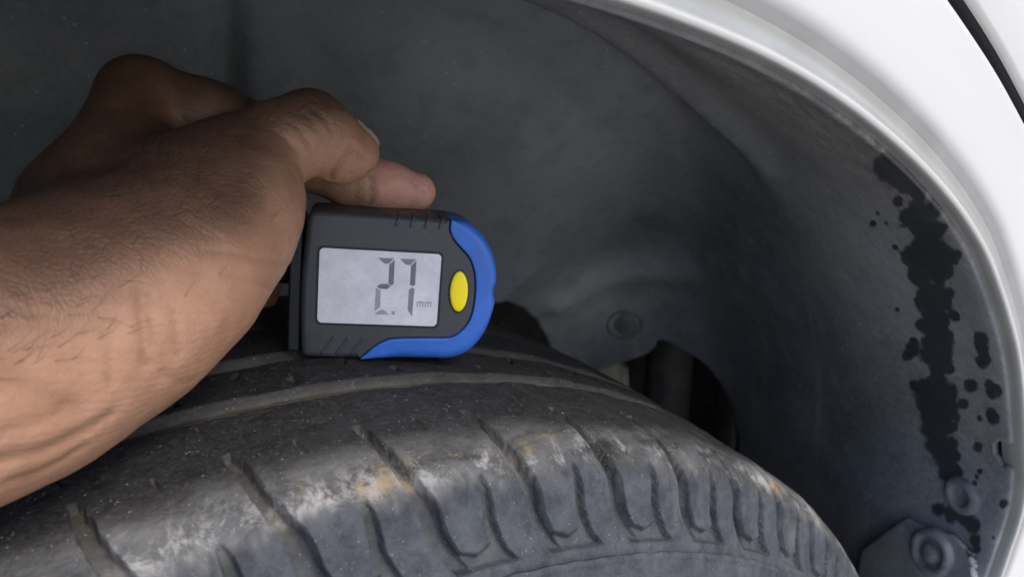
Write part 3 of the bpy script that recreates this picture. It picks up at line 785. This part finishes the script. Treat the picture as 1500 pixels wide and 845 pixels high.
# display window: thin dark surround, pale panel and its segments
fr_o = rrect(19.0, 12.3, 1.9); fr_i = rrect(18.3, 11.6, 1.4)
n = len(fr_o)
V = np.concatenate([np.c_[fr_o, np.full(n, -.1)], np.c_[fr_o * .998, np.full(n, .16)], np.c_[fr_i, np.full(n, .16)], np.c_[fr_i * .997, np.full(n, -.1)]])
bez = mesh_obj('display_surround', V * GS, grid_faces(4, n, True), M['black'], gauge, smooth=False, local=True)
kl = Mat('lcd_panel', .26, (.60, .585, .645), .5)
scr = kl.noise(2600, 3, .6, 2.0, co=kl.mapping((.25, 1, 1), (0, 0, .7)))
smudge = kl.noise(130, 5, .65)
kl.color(kl.mix(kl.ramp(smudge, .35, .7), (.60, .58, .66), (.72, .705, .77)))
kl.rough(kl.math('ADD', kl.ramp(scr, .5, .7, .16, .34), kl.ramp(smudge, .4, .7, 0, .14)))
kl.b.inputs['Coat Weight'].default_value = .5
kl.b.inputs['Coat Roughness'].default_value = .12
kl.bump(scr, .12, .00005)
win = rrect(18.32, 11.62, 1.4)
disp = mesh_obj('display', np.c_[win, np.full(len(win), .05)] * GS, [tuple(range(len(win)))], kl.m, gauge, smooth=False, local=True)
seg_d = mat_plain('lcd_segment_dark', (.15, .145, .20), .3, .5, 0, 300, .08)
seg_m = mat_plain('lcd_segment_grey', (.21, .20, .265), .3, .5, 0, 300, .08)
seg_l = mat_plain('lcd_segment_faint', (.32, .31, .38), .3, .5, 0, 300, .08)
def flat(name, poly, mat, z=.085):
    poly = np.asarray(poly, float)
    a_ = np.sum(poly[:, 0] * np.roll(poly[:, 1], -1) - np.roll(poly[:, 0], -1) * poly[:, 1])
    if a_ < 0: poly = poly[::-1]
    n = len(poly)
    V = np.concatenate([np.c_[poly, np.full(n, z)], np.c_[poly, np.full(n, z - .03)]]) * GS
    F = [tuple(range(n))] + [(i, i + n, (i + 1) % n + n, (i + 1) % n) for i in range(n)]
    return mesh_obj(name, V, F, mat, disp, smooth=False, local=True)
# the figure two
flat('segment', [(-1.0, 9.45), (3.9, 9.6), (2.3, 7.75), (.9, 7.75)], seg_m)
flat('segment', [(4.05, 9.2), (4.1, 1.5), (3.4, 1.0), (2.5, 1.6), (2.45, 7.5)], seg_d)
flat('segment', [(-.9, .55), (.1, 1.35), (2.3, 1.5), (3.25, .75), (2.2, -.15), (0, -.2)], seg_d)
flat('segment', [(-1.1, .1), (-.05, -.45), (.35, -.9), (.4, -5.9), (-1.2, -7.4), (-1.25, -.2)], seg_l)  # lower strokes paler: glare over them painted into the colour
flat('segment', [(-1.2, -8.35), (3.2, -8.35), (2.0, -7.1), (1.0, -6.75), (.2, -6.9)], seg_l)
flat('decimal_point', rrect(.55, .6, .15, 2, (4.5, -7.7)), seg_l)
# the figure seven
flat('segment', [(5.6, 9.5), (10.5, 9.65), (8.9, 7.75), (7.4, 7.75)], seg_m)
flat('segment', [(10.65, 9.2), (10.7, 1.5), (9.9, 1.05), (9.1, 1.6), (9.05, 7.5)], seg_d)
flat('segment', [(8.9, -.1), (9.9, .75), (10.6, .2), (10.4, -8.6), (8.85, -6.6)], seg_m)
# unit
for x0 in (11.55, 14.05):
    yb, yt = -5.4, -3.7
    w_, s_ = 2.15, .36
    flat('letter_m', [(x0, yb), (x0, yt), (x0 + w_ * .9, yt), (x0 + w_, yt - .25), (x0 + w_, yb), (x0 + w_ - s_, yb), (x0 + w_ - s_, yt - .4), (x0 + w_ / 2 + s_ / 2, yt - .4), (x0 + w_ / 2 + s_ / 2, yb),
                      (x0 + w_ / 2 - s_ / 2, yb), (x0 + w_ / 2 - s_ / 2, yt - .4), (x0 + s_, yt - .4), (x0 + s_, yb)], seg_l)
# oval button, a low dome in a dark ring
t_ = np.linspace(0, 2 * np.pi, 40, endpoint=False)
ov = np.stack([24.5 + 2.85 * np.cos(t_), .05 + 6.5 * np.sin(t_)], -1)
ov[:, 0] += (ov[:, 1]) * -.03
def ring_of(k): return (ov - ov.mean(0)) * k + ov.mean(0)
ba = np.concatenate([np.c_[ring_of(k), np.full(40, z)] for k, z in ((1.0, -.2), (1.0, .35), (.97, .6), (.9, .78), (.75, .9), (.45, 1.0), (.1, 1.03))])
mesh_obj('button', ba * GS, [tuple(map(int, f)) for f in grid_faces(7, 40, True)] + [tuple(range(240, 280))], M['yellow'], gauge, local=True)
bo = np.concatenate([np.c_[ring_of(1) + (ring_of(1) - ov.mean(0)) / np.linalg.norm(ring_of(1) - ov.mean(0), axis=1)[:, None] * k, np.full(40, z)] for k, z in ((.62, -.1), (.5, .12), (.02, .1))])
mesh_obj('button_surround', bo * GS, grid_faces(3, 40, True), M['black'], gauge, local=True)

def rib(name, a_, b_, r, zc, squash=.55, mat=None):
    a_, b_ = np.array([*a_, zc]), np.array([*b_, zc])
    ax = (b_ - a_) / np.linalg.norm(b_ - a_); sd = np.cross([0, 0, 1.0], ax)
    rows = []
    L = np.linalg.norm(b_ - a_)
    for s_ in np.r_[0, .3, .8, 1.6, np.linspace(2.5, L - 2.5, 4), L - 1.6, L - .8, L - .3, L]:
        e_ = min(s_, L - s_); k = math.sqrt(max(0, 1 - max(0, 1 - e_ / r) ** 2)) if e_ < r else 1
        k = max(k, .02)
        for t__ in np.linspace(0, 2 * np.pi, 12, endpoint=False):
            rows.append(a_ + ax * s_ + sd * math.cos(t__) * r * k + np.array([0, 0, 1.0]) * math.sin(t__) * r * k * squash)
    return mesh_obj(name, np.array(rows) * GS, grid_faces(len(rows) // 12, 12, True), mat or M['house'], gauge, local=True)
for x0 in (-12.7, -8.3, -3.8):
    rib('grip_rib', (x0, -15.6), (x0 - 4.1, -21.7), .55, -.08, .8)
for x0 in (4.1, 8.5, 12.9, 17.3):
    # ribs that wrap over the top edge
    pts = catmull([(x0 - .5, 19.0, -.05), (x0 + .1, 20.6, -.05), (x0 + .6, 22.1, -1.0), (x0 + .8, 22.62, -3.0), (x0 + .8, 22.6, -9)], 4)
    rows = []
    for j, p_ in enumerate(pts):
        k = min(1, .15 + j * .4)
        for t__ in np.linspace(0, 2 * np.pi, 10, endpoint=False):
            nrm_ = np.array([0, .6, .8]) if j < 10 else np.array([0, 1, 0])
            rows.append(p_ + np.array([1, 0, 0]) * math.cos(t__) * .62 * k + nrm_ * math.sin(t__) * .6 * k)
    mesh_obj('grip_rib', np.array(rows) * GS, grid_faces(len(pts), 10, True), M['house'], gauge, local=True)
# foot of the gauge (in the palm) with its measuring pin
fo = rrect(1.9, 20.5, 1.2, 4, (-25.3, -1.5))
extrude('foot_plate', fo, np.ones(len(fo)), fillet(.8, -2.5, -25), M['black'])
PV, PF = lathe([(0, 0), (3.6, 0), (3.6, 5.5), (3.0, 6.5), (1.3, 6.6), (1.3, 15), (.7, 17), (0, 17)], 20, (-27, 1, -12), (-1, 0, 0))
mesh_obj('measuring_pin', PV * GS, PF[:, ::-1].copy(), M['black'], gauge, local=True)
#<<GAUGE
#>>HAND
# ------------------------------------------------------------------ hand
def J(x, y, z, r_mm): return (np.array([x, y, z]), r_mm * 1e-3)   # a joint: place (m), radius (mm)

HX, HY, HZ = np.array([.8316, -.5539, -.0415]), np.array([.2300, .2753, .9334]), np.array([.5056, .7858, -.3563])   # axes of the hand: along, up, away
def cone_d(P, a_, b_):
    (pa, ra), (pb, rb) = a_, b_
    ab = pb - pa
    h = np.clip(((P - pa) @ ab) / (ab @ ab), 0, 1)
    return np.linalg.norm(P - pa - h[:, None] * ab, axis=1) - (ra + (rb - ra) * h)
def smin(a_, b_, k):
    h = np.clip(.5 + .5 * (b_ - a_) / k, 0, 1)
    return b_ + (a_ - b_) * h - k * h * (1 - h)
def chain(P, js, k):
    d_ = None
    for a_, b_ in zip(js[:-1], js[1:]):
        e_ = cone_d(P, a_, b_)
        d_ = e_ if d_ is None else smin(d_, e_, k)
    return d_
def ball(P, c, r): return np.linalg.norm(P - c, axis=1) - r

fore = [J(-0.0512, -0.0501, 0.3499, 28), J(-0.0270, -0.0514, 0.3477, 25), J(-0.0110, -0.0455, 0.3455, 22.5), J(-0.0015, -0.0424, 0.3477, 20)]
thenar = [J(-0.0017, -0.0427, 0.3466, 19.5), J(0.0078, -0.0403, 0.3486, 20), J(0.0220, -0.0346, 0.3533, 17.5), J(0.0369, -0.0238, 0.3590, 14.5), J(0.0467, -0.0158, 0.3625, 12)]
meta = [[J(0.0001, -0.0304, 0.3484, 15), J(0.0139, 0.0017, 0.3658, 11.5), J(0.0302, 0.0278, 0.3846, 11.4)],
        [J(-0.0015, -0.0244, 0.3453, 14), J(0.0089, 0.0149, 0.3597, 12.5), J(0.0248, 0.0517, 0.3735, 10.8)],
        [J(-0.0024, -0.0186, 0.3428, 14), J(0.0072, 0.0241, 0.3523, 12), J(0.0187, 0.0712, 0.3602, 10.5)],
        [J(-0.0033, -0.0161, 0.3414, 14), J(0.0053, 0.0310, 0.3451, 12), J(0.0150, 0.0810, 0.3485, 9.5)]]
palm = [J(0.0084, -0.0164, 0.3489, 19), J(0.0256, 0.0026, 0.3591, 16)]
index = [J(0.0303, 0.0279, 0.3849, 10.6), J(0.0455, 0.0226, 0.3780, 9.9), J(0.0619, 0.0183, 0.3693, 9.3), J(0.0695, 0.0152, 0.3636, 8.9), J(0.0824, 0.0079, 0.3559, 7.6), J(0.0905, 0.0034, 0.3534, 7.3), J(0.0997, -0.0012, 0.3505, 6.2)]
middle = [J(0.0248, 0.0517, 0.3735, 10.5), J(0.0575, 0.0701, 0.3483, 9.6), J(0.0674, 0.0596, 0.3278, 8.6), J(0.0563, 0.0470, 0.3125, 7.6)]
ring_ = [J(0.0187, 0.0712, 0.3602, 10), J(0.0495, 0.0806, 0.3320, 9), J(0.0600, 0.0635, 0.3149, 8), J(0.0508, 0.0506, 0.3070, 7.2)]
little = [J(0.0135, 0.0830, 0.3508, 9), J(0.0386, 0.0744, 0.3197, 8), J(0.0473, 0.0564, 0.3093, 7.2), J(0.0415, 0.0461, 0.3063, 6.5)]
th_base = [J(0.0327, -0.0150, 0.3612, 15), J(0.0438, -0.0114, 0.3666, 12.2), J(0.0557, -0.0085, 0.3717, 10.0), J(0.0667, -0.0071, 0.3748, 10.6)]
th_tip = [J(0.0667, -0.0071, 0.3748, 10.6), J(0.0710, -0.0076, 0.3715, 9.3), J(0.0745, -0.0076, 0.3680, 9.0), J(0.0790, -0.0070, 0.3673, 6.9)]
tip_c = np.array((0.0759, -0.0067, 0.3677))

def hand_sdf(P):
    d_ = chain(P, fore, .012)
    d_ = smin(d_, chain(P, thenar, .014), .012)
    dm_ = None
    for ch in meta:
        e_ = chain(P, ch, .012)
        dm_ = e_ if dm_ is None else smin(dm_, e_, .007)
    d_ = smin(d_, smin(dm_, chain(P, palm, .01), .012), .014)
    for ch in (middle, ring_, little):
        d_ = smin(d_, chain(P, ch, .004), .003)
    d_ = smin(d_, chain(P, index, .005), .0035)
    th = smin(chain(P, th_base, .008), chain(P, th_tip, .003), .003)
    kk = .0008 + .0112 * sstep(np.linalg.norm(P - tip_c, axis=1), .016, .040)
    return smin(d_, th, kk)

def surface_nets(sdf, lo_, hi_, h, blk=8):
    n_ = np.ceil((hi_ - lo_) / (h * blk)).astype(int)
    gx = [lo_[i] + h * blk * np.arange(n_[i] + 1) for i in range(3)]
    cg = np.stack(np.meshgrid(*[g_[:-1] + h * blk / 2 for g_ in gx], indexing='ij'), -1)
    cf = sdf(cg.reshape(-1, 3)).reshape(cg.shape[:3])
    near = np.abs(cf) < h * blk * 1.05
    N = n_ * blk + 1
    F = np.repeat(np.repeat(np.repeat(np.where(cf < 0, -1., 1.), blk, 0), blk, 1), blk, 2).astype(np.float32)
    F = np.pad(F, ((0, 1),) * 3, mode='edge')
    o_ = np.stack(np.meshgrid(*[np.arange(blk + 1)] * 3, indexing='ij'), -1).reshape(-1, 3)
    B = np.argwhere(near) * blk
    for s_ in range(0, len(B), 200):
        I = (B[s_:s_ + 200, None] + o_[None]).reshape(-1, 3)
        F[I[:, 0], I[:, 1], I[:, 2]] = sdf(lo_ + I * h)
    neg = F < 0
    c_ = [neg[i:N[0] - 1 + i, j:N[1] - 1 + j, k:N[2] - 1 + k] for i in (0, 1) for j in (0, 1) for k in (0, 1)]
    cnt = sum(x.astype(np.int8) for x in c_)
    act = (cnt > 0) & (cnt < 8)
    I = np.argwhere(act)
    vid = np.full(act.shape, -1, np.int64); vid[act] = np.arange(len(I))
    acc = np.zeros((len(I), 3)); num = np.zeros(len(I))
    cor = np.array([(i, j, k) for i in (0, 1) for j in (0, 1) for k in (0, 1)])
    for a_ in range(8):
        for b_ in range(a_ + 1, 8):
            if np.abs(cor[a_] - cor[b_]).sum() != 1: continue
            A_, B_ = I + cor[a_], I + cor[b_]
            fa, fb = F[A_[:, 0], A_[:, 1], A_[:, 2]], F[B_[:, 0], B_[:, 1], B_[:, 2]]
            cr = (fa < 0) != (fb < 0)
            t__ = np.where(cr, fa / np.where(cr, fa - fb, 1), 0)
            acc[cr] += (A_ + t__[:, None] * (B_ - A_))[cr]; num[cr] += 1
    V = lo_ + h * acc / num[:, None]
    Q = []
    for ax in range(3):
        b_, c2 = (ax + 1) % 3, (ax + 2) % 3
        sl0 = [slice(None)] * 3; sl1 = [slice(None)] * 3
        sl0[ax] = slice(0, N[ax] - 1); sl1[ax] = slice(1, N[ax])
        E = np.argwhere(neg[tuple(sl0)] != neg[tuple(sl1)])
        E = E[(E[:, b_] > 0) & (E[:, c2] > 0) & (E[:, b_] < N[b_] - 1) & (E[:, c2] < N[c2] - 1)]
        db = np.zeros(3, int); db[b_] = 1; dc = np.zeros(3, int); dc[c2] = 1
        g_ = lambda X: vid[X[:, 0], X[:, 1], X[:, 2]]
        q = np.stack([g_(E - db - dc), g_(E - dc), g_(E), g_(E - db)], -1)
        flip = ~neg[E[:, 0], E[:, 1], E[:, 2]]
        q[flip] = q[flip][:, ::-1]
        Q.append(q)
    return V, np.concatenate(Q)

allj = [j_ for ch in [fore[1:], thenar, palm, index, middle, ring_, little, th_base, th_tip] + meta for j_ in ch]
lo_ = np.min([p_ - r_ for p_, r_ in allj], 0) - .004
hi_ = np.max([p_ + r_ for p_, r_ in allj], 0) + .004
HV, HF = surface_nets(hand_sdf, lo_, hi_, .0009)
def grad(P, e_=4e-4):
    g_ = np.stack([hand_sdf(P + np.eye(3)[i] * e_) - hand_sdf(P - np.eye(3)[i] * e_) for i in range(3)], -1)
    return g_ / (np.linalg.norm(g_, axis=1)[:, None] + 1e-12)
for _ in range(2):
    HN = grad(HV)
    HV = HV - HN * np.clip(hand_sdf(HV), -.0006, .0006)[:, None]
HN = grad(HV)
# ---- surface detail: creases, skin folds, small swells
crease = np.zeros(len(HV)); disp_h = np.zeros(len(HV))
def seg_dist(P, poly):
    best = np.full(len(P), 1e9)
    for a_, b_ in zip(poly[:-1], poly[1:]):
        ab = b_ - a_
        h = np.clip(((P - a_) @ ab) / (ab @ ab + 1e-15), 0, 1)
        best = np.minimum(best, np.linalg.norm(P - a_ - h[:, None] * ab, axis=1))
    return best
CREASES = [  # polylines on the skin (m), half width (mm), depth (m)
    ([(0.0115, -0.0636, 0.3578), (0.0112, -0.0643, 0.3565), (0.0109, -0.0648, 0.3552), (0.0106, -0.0653, 0.3538), (0.0103, -0.0658, 0.3522), (0.0100, -0.0661, 0.3505), (0.0098, -0.0663, 0.3488), (0.0097, -0.0664, 0.3472), (0.0096, -0.0663, 0.3455), (0.0096, -0.0661, 0.3438)], 0.9, 0.00045),
    ([(0.0128, -0.0636, 0.3566), (0.0125, -0.0643, 0.3551), (0.0123, -0.0648, 0.3535), (0.0120, -0.0652, 0.3520), (0.0118, -0.0654, 0.3505), (0.0116, -0.0656, 0.3490), (0.0114, -0.0658, 0.3474)], 0.9, 0.00045),
    ([(0.0045, -0.0671, 0.3547), (0.0043, -0.0678, 0.3527), (0.0041, -0.0683, 0.3507), (0.0039, -0.0686, 0.3487), (0.0036, -0.0688, 0.3469), (0.0033, -0.0689, 0.3453), (0.0030, -0.0689, 0.3436)], 1.2, 0.00025),
    ([(0.0167, -0.0631, 0.3521), (0.0165, -0.0634, 0.3506), (0.0163, -0.0636, 0.3490), (0.0161, -0.0637, 0.3475), (0.0160, -0.0636, 0.3460), (0.0159, -0.0635, 0.3445), (0.0158, -0.0632, 0.3429)], 0.9, 0.0002),
    ([(0.0124, -0.0642, 0.3406), (0.0132, -0.0633, 0.3392), (0.0140, -0.0621, 0.3376), (0.0150, -0.0609, 0.3362), (0.0160, -0.0596, 0.3352), (0.0171, -0.0583, 0.3345), (0.0183, -0.0567, 0.3336)], 1, 0.0002),
    ([(0.0254, -0.0563, 0.3601), (0.0271, -0.0556, 0.3596), (0.0290, -0.0549, 0.3591), (0.0310, -0.0540, 0.3583), (0.0334, -0.0528, 0.3569), (0.0362, -0.0506, 0.3550), (0.0391, -0.0478, 0.3530), (0.0417, -0.0447, 0.3513), (0.0444, -0.0408, 0.3495), (64866.9661, 239666.0381, -78069.5390)], 0.8, 0.0003),
    ([(0.0284, -0.0563, 0.3545), (0.0304, -0.0553, 0.3534), (0.0325, -0.0540, 0.3523), (0.0345, -0.0524, 0.3509), (0.0363, -0.0503, 0.3492), (0.0381, -0.0474, 0.3472), (0.0409, -0.0411, 0.3439)], 0.8, 0.0002),
    ([(0.0503, -0.0303, 0.3482), (237.7651, 846.9435, -261.8257), (10529054.2198, 37137770.1131, -11442759.7284), (2470410308.8443, 8626675678.1674, -2645700429.6248)], 0.9, 0.0005),
    ([(0.0529, -0.0200, 0.3780), (0.0538, -0.0204, 0.3771), (0.0547, -0.0207, 0.3762), (0.0557, -0.0208, 0.3752), (0.0567, -0.0209, 0.3740), (0.0577, -0.0208, 0.3726), (0.0588, -0.0205, 0.3712)], 0.7, 0.0004),
    ([(0.0581, -0.0180, 0.3793), (0.0587, -0.0185, 0.3785), (0.0593, -0.0189, 0.3777), (0.0600, -0.0192, 0.3767), (0.0608, -0.0195, 0.3754), (0.0616, -0.0195, 0.3739), (0.0626, -0.0194, 0.3723)], 0.7, 0.0004),
    ([(0.0622, -0.0170, 0.3804), (0.0628, -0.0175, 0.3796), (0.0634, -0.0180, 0.3787), (0.0641, -0.0184, 0.3777), (0.0647, -0.0187, 0.3765), (0.0654, -0.0188, 0.3751), (0.0662, -0.0187, 0.3736)], 0.6, 0.00045),
    ([(0.0658, -0.0165, 0.3814), (0.0665, -0.0171, 0.3806), (0.0672, -0.0175, 0.3797), (0.0678, -0.0178, 0.3787), (0.0682, -0.0181, 0.3775), (0.0686, -0.0183, 0.3762), (0.0689, -0.0183, 0.3748)], 0.6, 0.0004),
    ([(0.0683, -0.0124, 0.3618), (0.0686, -0.0142, 0.3632), (0.0691, -0.0155, 0.3644), (0.0698, -0.0163, 0.3654), (0.0706, -0.0169, 0.3664), (0.0714, -0.0173, 0.3672), (0.0722, -0.0176, 0.3681), (0.0729, -0.0177, 0.3689), (0.0735, -0.0177, 0.3698), (0.0741, -0.0176, 0.3706)], 0.8, 0.0008),
    ([(0.0749, -0.0175, 0.3705), (0.0755, -0.0175, 0.3696), (0.0761, -0.0173, 0.3686), (0.0768, -0.0170, 0.3677), (0.0776, -0.0166, 0.3670), (0.0784, -0.0160, 0.3663), (0.0793, -0.0154, 0.3656)], 0.8, 0.0003),
    ([(0.0801, -0.0129, 0.3622), (0.0846, -0.0019, 0.3585), (0.0844, -0.0024, 0.3573), (0.0843, -0.0027, 0.3561), (0.0842, -0.0029, 0.3550), (0.0843, -0.0030, 0.3540), (0.0843, -0.0029, 0.3530), (0.0841, -0.0025, 0.3517), (0.0839, -0.0018, 0.3504), (0.0838, -0.0006, 0.3490)], 0.7, 0.0005),
    ([(0.0750, -0.0143, 0.3611), (0.0802, -0.0008, 0.3564), (0.0802, -0.0008, 0.3548), (0.0802, -0.0005, 0.3532), (0.0802, -0.0000, 0.3519), (0.0802, 0.0006, 0.3508), (0.0804, 0.0016, 0.3496)], 0.6, 0.0002),
    ([(0.0859, -0.0022, 0.3587), (0.0855, -0.0030, 0.3569), (0.0853, -0.0035, 0.3549), (0.0853, -0.0035, 0.3529)], 0.5, 0.0002),
    ([(-0.0103, -0.0745, 0.3503), (-0.0092, -0.0741, 0.3495), (-0.0081, -0.0737, 0.3486), (-0.0070, -0.0733, 0.3474), (-0.0058, -0.0728, 0.3457), (-0.0045, -0.0721, 0.3435), (-0.0032, -0.0712, 0.3412)], 2.2, 0.0003),
    ([(-0.0153, -0.0749, 0.3374), (-0.0135, -0.0739, 0.3368), (-0.0117, -0.0730, 0.3362), (-0.0097, -0.0719, 0.3357), (-0.0076, -0.0710, 0.3355), (-0.0053, -0.0701, 0.3354), (-0.0033, -0.0693, 0.3355), (-0.0015, -0.0688, 0.3358), (0.0000, -0.0683, 0.3361), (0.0016, -0.0677, 0.3364)], 1.6, 0.0006),
    ([(-0.0152, -0.0716, 0.3316), (-0.0135, -0.0706, 0.3311), (-0.0117, -0.0695, 0.3305), (-0.0098, -0.0685, 0.3302), (-0.0079, -0.0679, 0.3304), (-0.0060, -0.0675, 0.3308), (-0.0040, -0.0672, 0.3312)], 1.3, 0.0004),
    ([(-0.0139, -0.0760, 0.3431), (-0.0124, -0.0753, 0.3428), (-0.0108, -0.0746, 0.3425), (-0.0093, -0.0738, 0.3422), (-0.0077, -0.0732, 0.3421), (-0.0062, -0.0726, 0.3422), (-0.0046, -0.0719, 0.3423)], 1.4, 0.0003),
]
for pl, w_mm, dp in CREASES:
    poly = [np.array(p_) for p_ in pl]
    dd = seg_dist(HV, poly)
    g_ = np.exp(-(dd / (w_mm * 1e-3)) ** 2)
    disp_h -= g_ * dp * 1.1
    disp_h += np.exp(-((dd - w_mm * 2.2e-3) / (w_mm * 1.4e-3)) ** 2) * dp * .2
    crease = np.maximum(crease, np.exp(-(dd / (w_mm * .7e-3)) ** 2) * min(1, dp / .0005))
# transverse skin folds on the back of the thumb and wrist side, finer over the joint
th_ax = th_base[-1][0] - thenar[1][0]; th_ax /= np.linalg.norm(th_ax)
q = HV + (np.stack([vnoise(HV + 5, 160), vnoise(HV + 9, 160), vnoise(HV + 2, 160)], -1) - .5) * .006
al = (q - thenar[1][0]) @ th_ax
foldw = sstep(al, -.03, .02) * (1 - sstep(np.linalg.norm(HV - tip_c, axis=1), .0, .018) * 0)
near_tip = sstep(np.linalg.norm(HV - tip_c, axis=1), .012, .022)
disp_h += (vnoise(HV + 4, 70) - .5) * .0010 + (vnoise(HV + 8, 240) - .5) * .0003 + (vnoise(HV + 6, 620) - .5) * .00012
HV = HV + HN * disp_h[:, None]
# skin tone: paler palm, darker back and joints; lit and shaded sides painted in too
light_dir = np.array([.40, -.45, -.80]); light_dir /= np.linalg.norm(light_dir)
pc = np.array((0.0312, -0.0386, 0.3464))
palm_lit = sstep(HN @ light_dir + (vnoise(HV + 2, 60) - .5) * .45, -.22, .58)
dt = np.linalg.norm(HV - pc, axis=1)
d_idx = chain(HV, index[3:], .005)
is_idx = 1 - sstep(d_idx, .0012, .003)
pink = is_idx * sstep((HV - np.array((0.0876, 0.0046, 0.3533))) @ HX, -.004, .006)
is_tip = 1 - sstep(np.linalg.norm(HV - np.array((0.0727, -0.0117, 0.3663)), axis=1), .010, .016)
palm_lit = np.clip(np.maximum(palm_lit, np.maximum(is_idx * .9, is_tip * .95 * sstep(HN @ light_dir, -.6, .2))), 0, 1)
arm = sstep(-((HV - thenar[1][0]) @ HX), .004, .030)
palm_lit = palm_lit * (1 - .42 * arm)
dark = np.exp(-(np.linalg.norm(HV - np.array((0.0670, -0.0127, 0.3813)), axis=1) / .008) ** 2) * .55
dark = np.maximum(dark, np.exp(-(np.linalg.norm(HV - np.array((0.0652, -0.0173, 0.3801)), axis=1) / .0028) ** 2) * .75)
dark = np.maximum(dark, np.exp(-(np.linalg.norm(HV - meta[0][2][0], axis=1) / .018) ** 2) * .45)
hand = mesh_obj('hand', HV, HF, M['skin'], attrs=dict(palm=palm_lit, dark=dark, pink=pink * .8, crease=crease))
tag(hand, 'bare brown hand and wrist gripping the gauge, thumb bent over the index finger', 'hand')
hand.name = 'person_hand'

# thumb nail: a thin curved plate lying on the end joint
def to_skin(P_):
    for _ in range(12):
        P_ = P_ - grad(P_) * hand_sdf(P_)[:, None]
    return P_
n_dir = .60 * HX + .76 * HY + .12 * HZ; n_dir /= np.linalg.norm(n_dir)
a_dir = th_tip[-1][0] - th_tip[1][0]; a_dir -= n_dir * (a_dir @ n_dir); a_dir /= np.linalg.norm(a_dir)
s_dir = np.cross(n_dir, a_dir)
nc = to_skin((th_tip[-1][0] + n_dir * .0075 - a_dir * .0015)[None])[0]
uu, vv = np.meshgrid(np.linspace(-1, 1, 15), np.linspace(-1, 1, 13), indexing='ij')
su = np.sign(uu) * np.abs(uu); 
rx = np.sqrt(np.clip(1 - np.abs(vv) ** 3 * .35, 0, 1))
NP = nc + (uu * .0058)[..., None] * a_dir + (vv * .0052 * np.sqrt(np.clip(1 - np.abs(uu) ** 4 * .5, 0, 1)))[..., None] * s_dir
NP = to_skin(NP.reshape(-1, 3)) 
rim_ = (np.maximum(np.abs(uu), np.abs(vv)) > .95).ravel()
NP = NP + n_dir * np.where(rim_, -.0002, .00045)[:, None]
mesh_obj('thumb_nail', NP, grid_faces(15, 13), M['nail'], hand)
# fine dark hairs on the back of the thumb, the hand and the wrist
hv, hf = [], []
cand = np.flatnonzero((HN @ light_dir < .45) & (np.linalg.norm(HV - tip_c, axis=1) > .028) & (is_idx < .1) & (d_idx > .008))
wts = sstep(vnoise(HV[cand] + 13, 40), .35, .75) + .08
pick = rng.choice(cand, 1300, replace=False, p=wts / wts.sum())
flow = th_base[-1][0] - fore[2][0]; flow /= np.linalg.norm(flow)
for i_ in pick:
    p_, n_ = HV[i_], HN[i_]
    t__ = flow * .8 - HY * .25 + rng.normal(size=3) * .28
    t__ -= n_ * (t__ @ n_); t__ /= np.linalg.norm(t__)
    L_ = rng.uniform(.003, .0072); w_ = np.cross(n_, t__) * .000042; bend = rng.normal() * .25
    b0 = len(hv)
    for k_, f_ in enumerate((0, .35, .7, 1.0)):
        c_ = p_ + t__ * L_ * f_ + n_ * (L_ * (.42 * f_ - .34 * f_ * f_)) + np.cross(n_, t__) * bend * L_ * f_ * f_
        r_ = 1 - .8 * f_
        hv += [c_ - w_ * r_, c_ + w_ * r_, c_ + n_ * .00004 * r_]
    for k_ in range(3):
        o_ = b0 + 3 * k_
        for a_ in range(3):
            b_ = (a_ + 1) % 3
            hf.append((o_ + a_, o_ + b_, o_ + 3 + b_, o_ + 3 + a_))
hr = mesh_obj('hand_hair', np.array(hv), np.array(hf), M['hair'], hand)
hr['kind'] = 'stuff'
#<<HAND
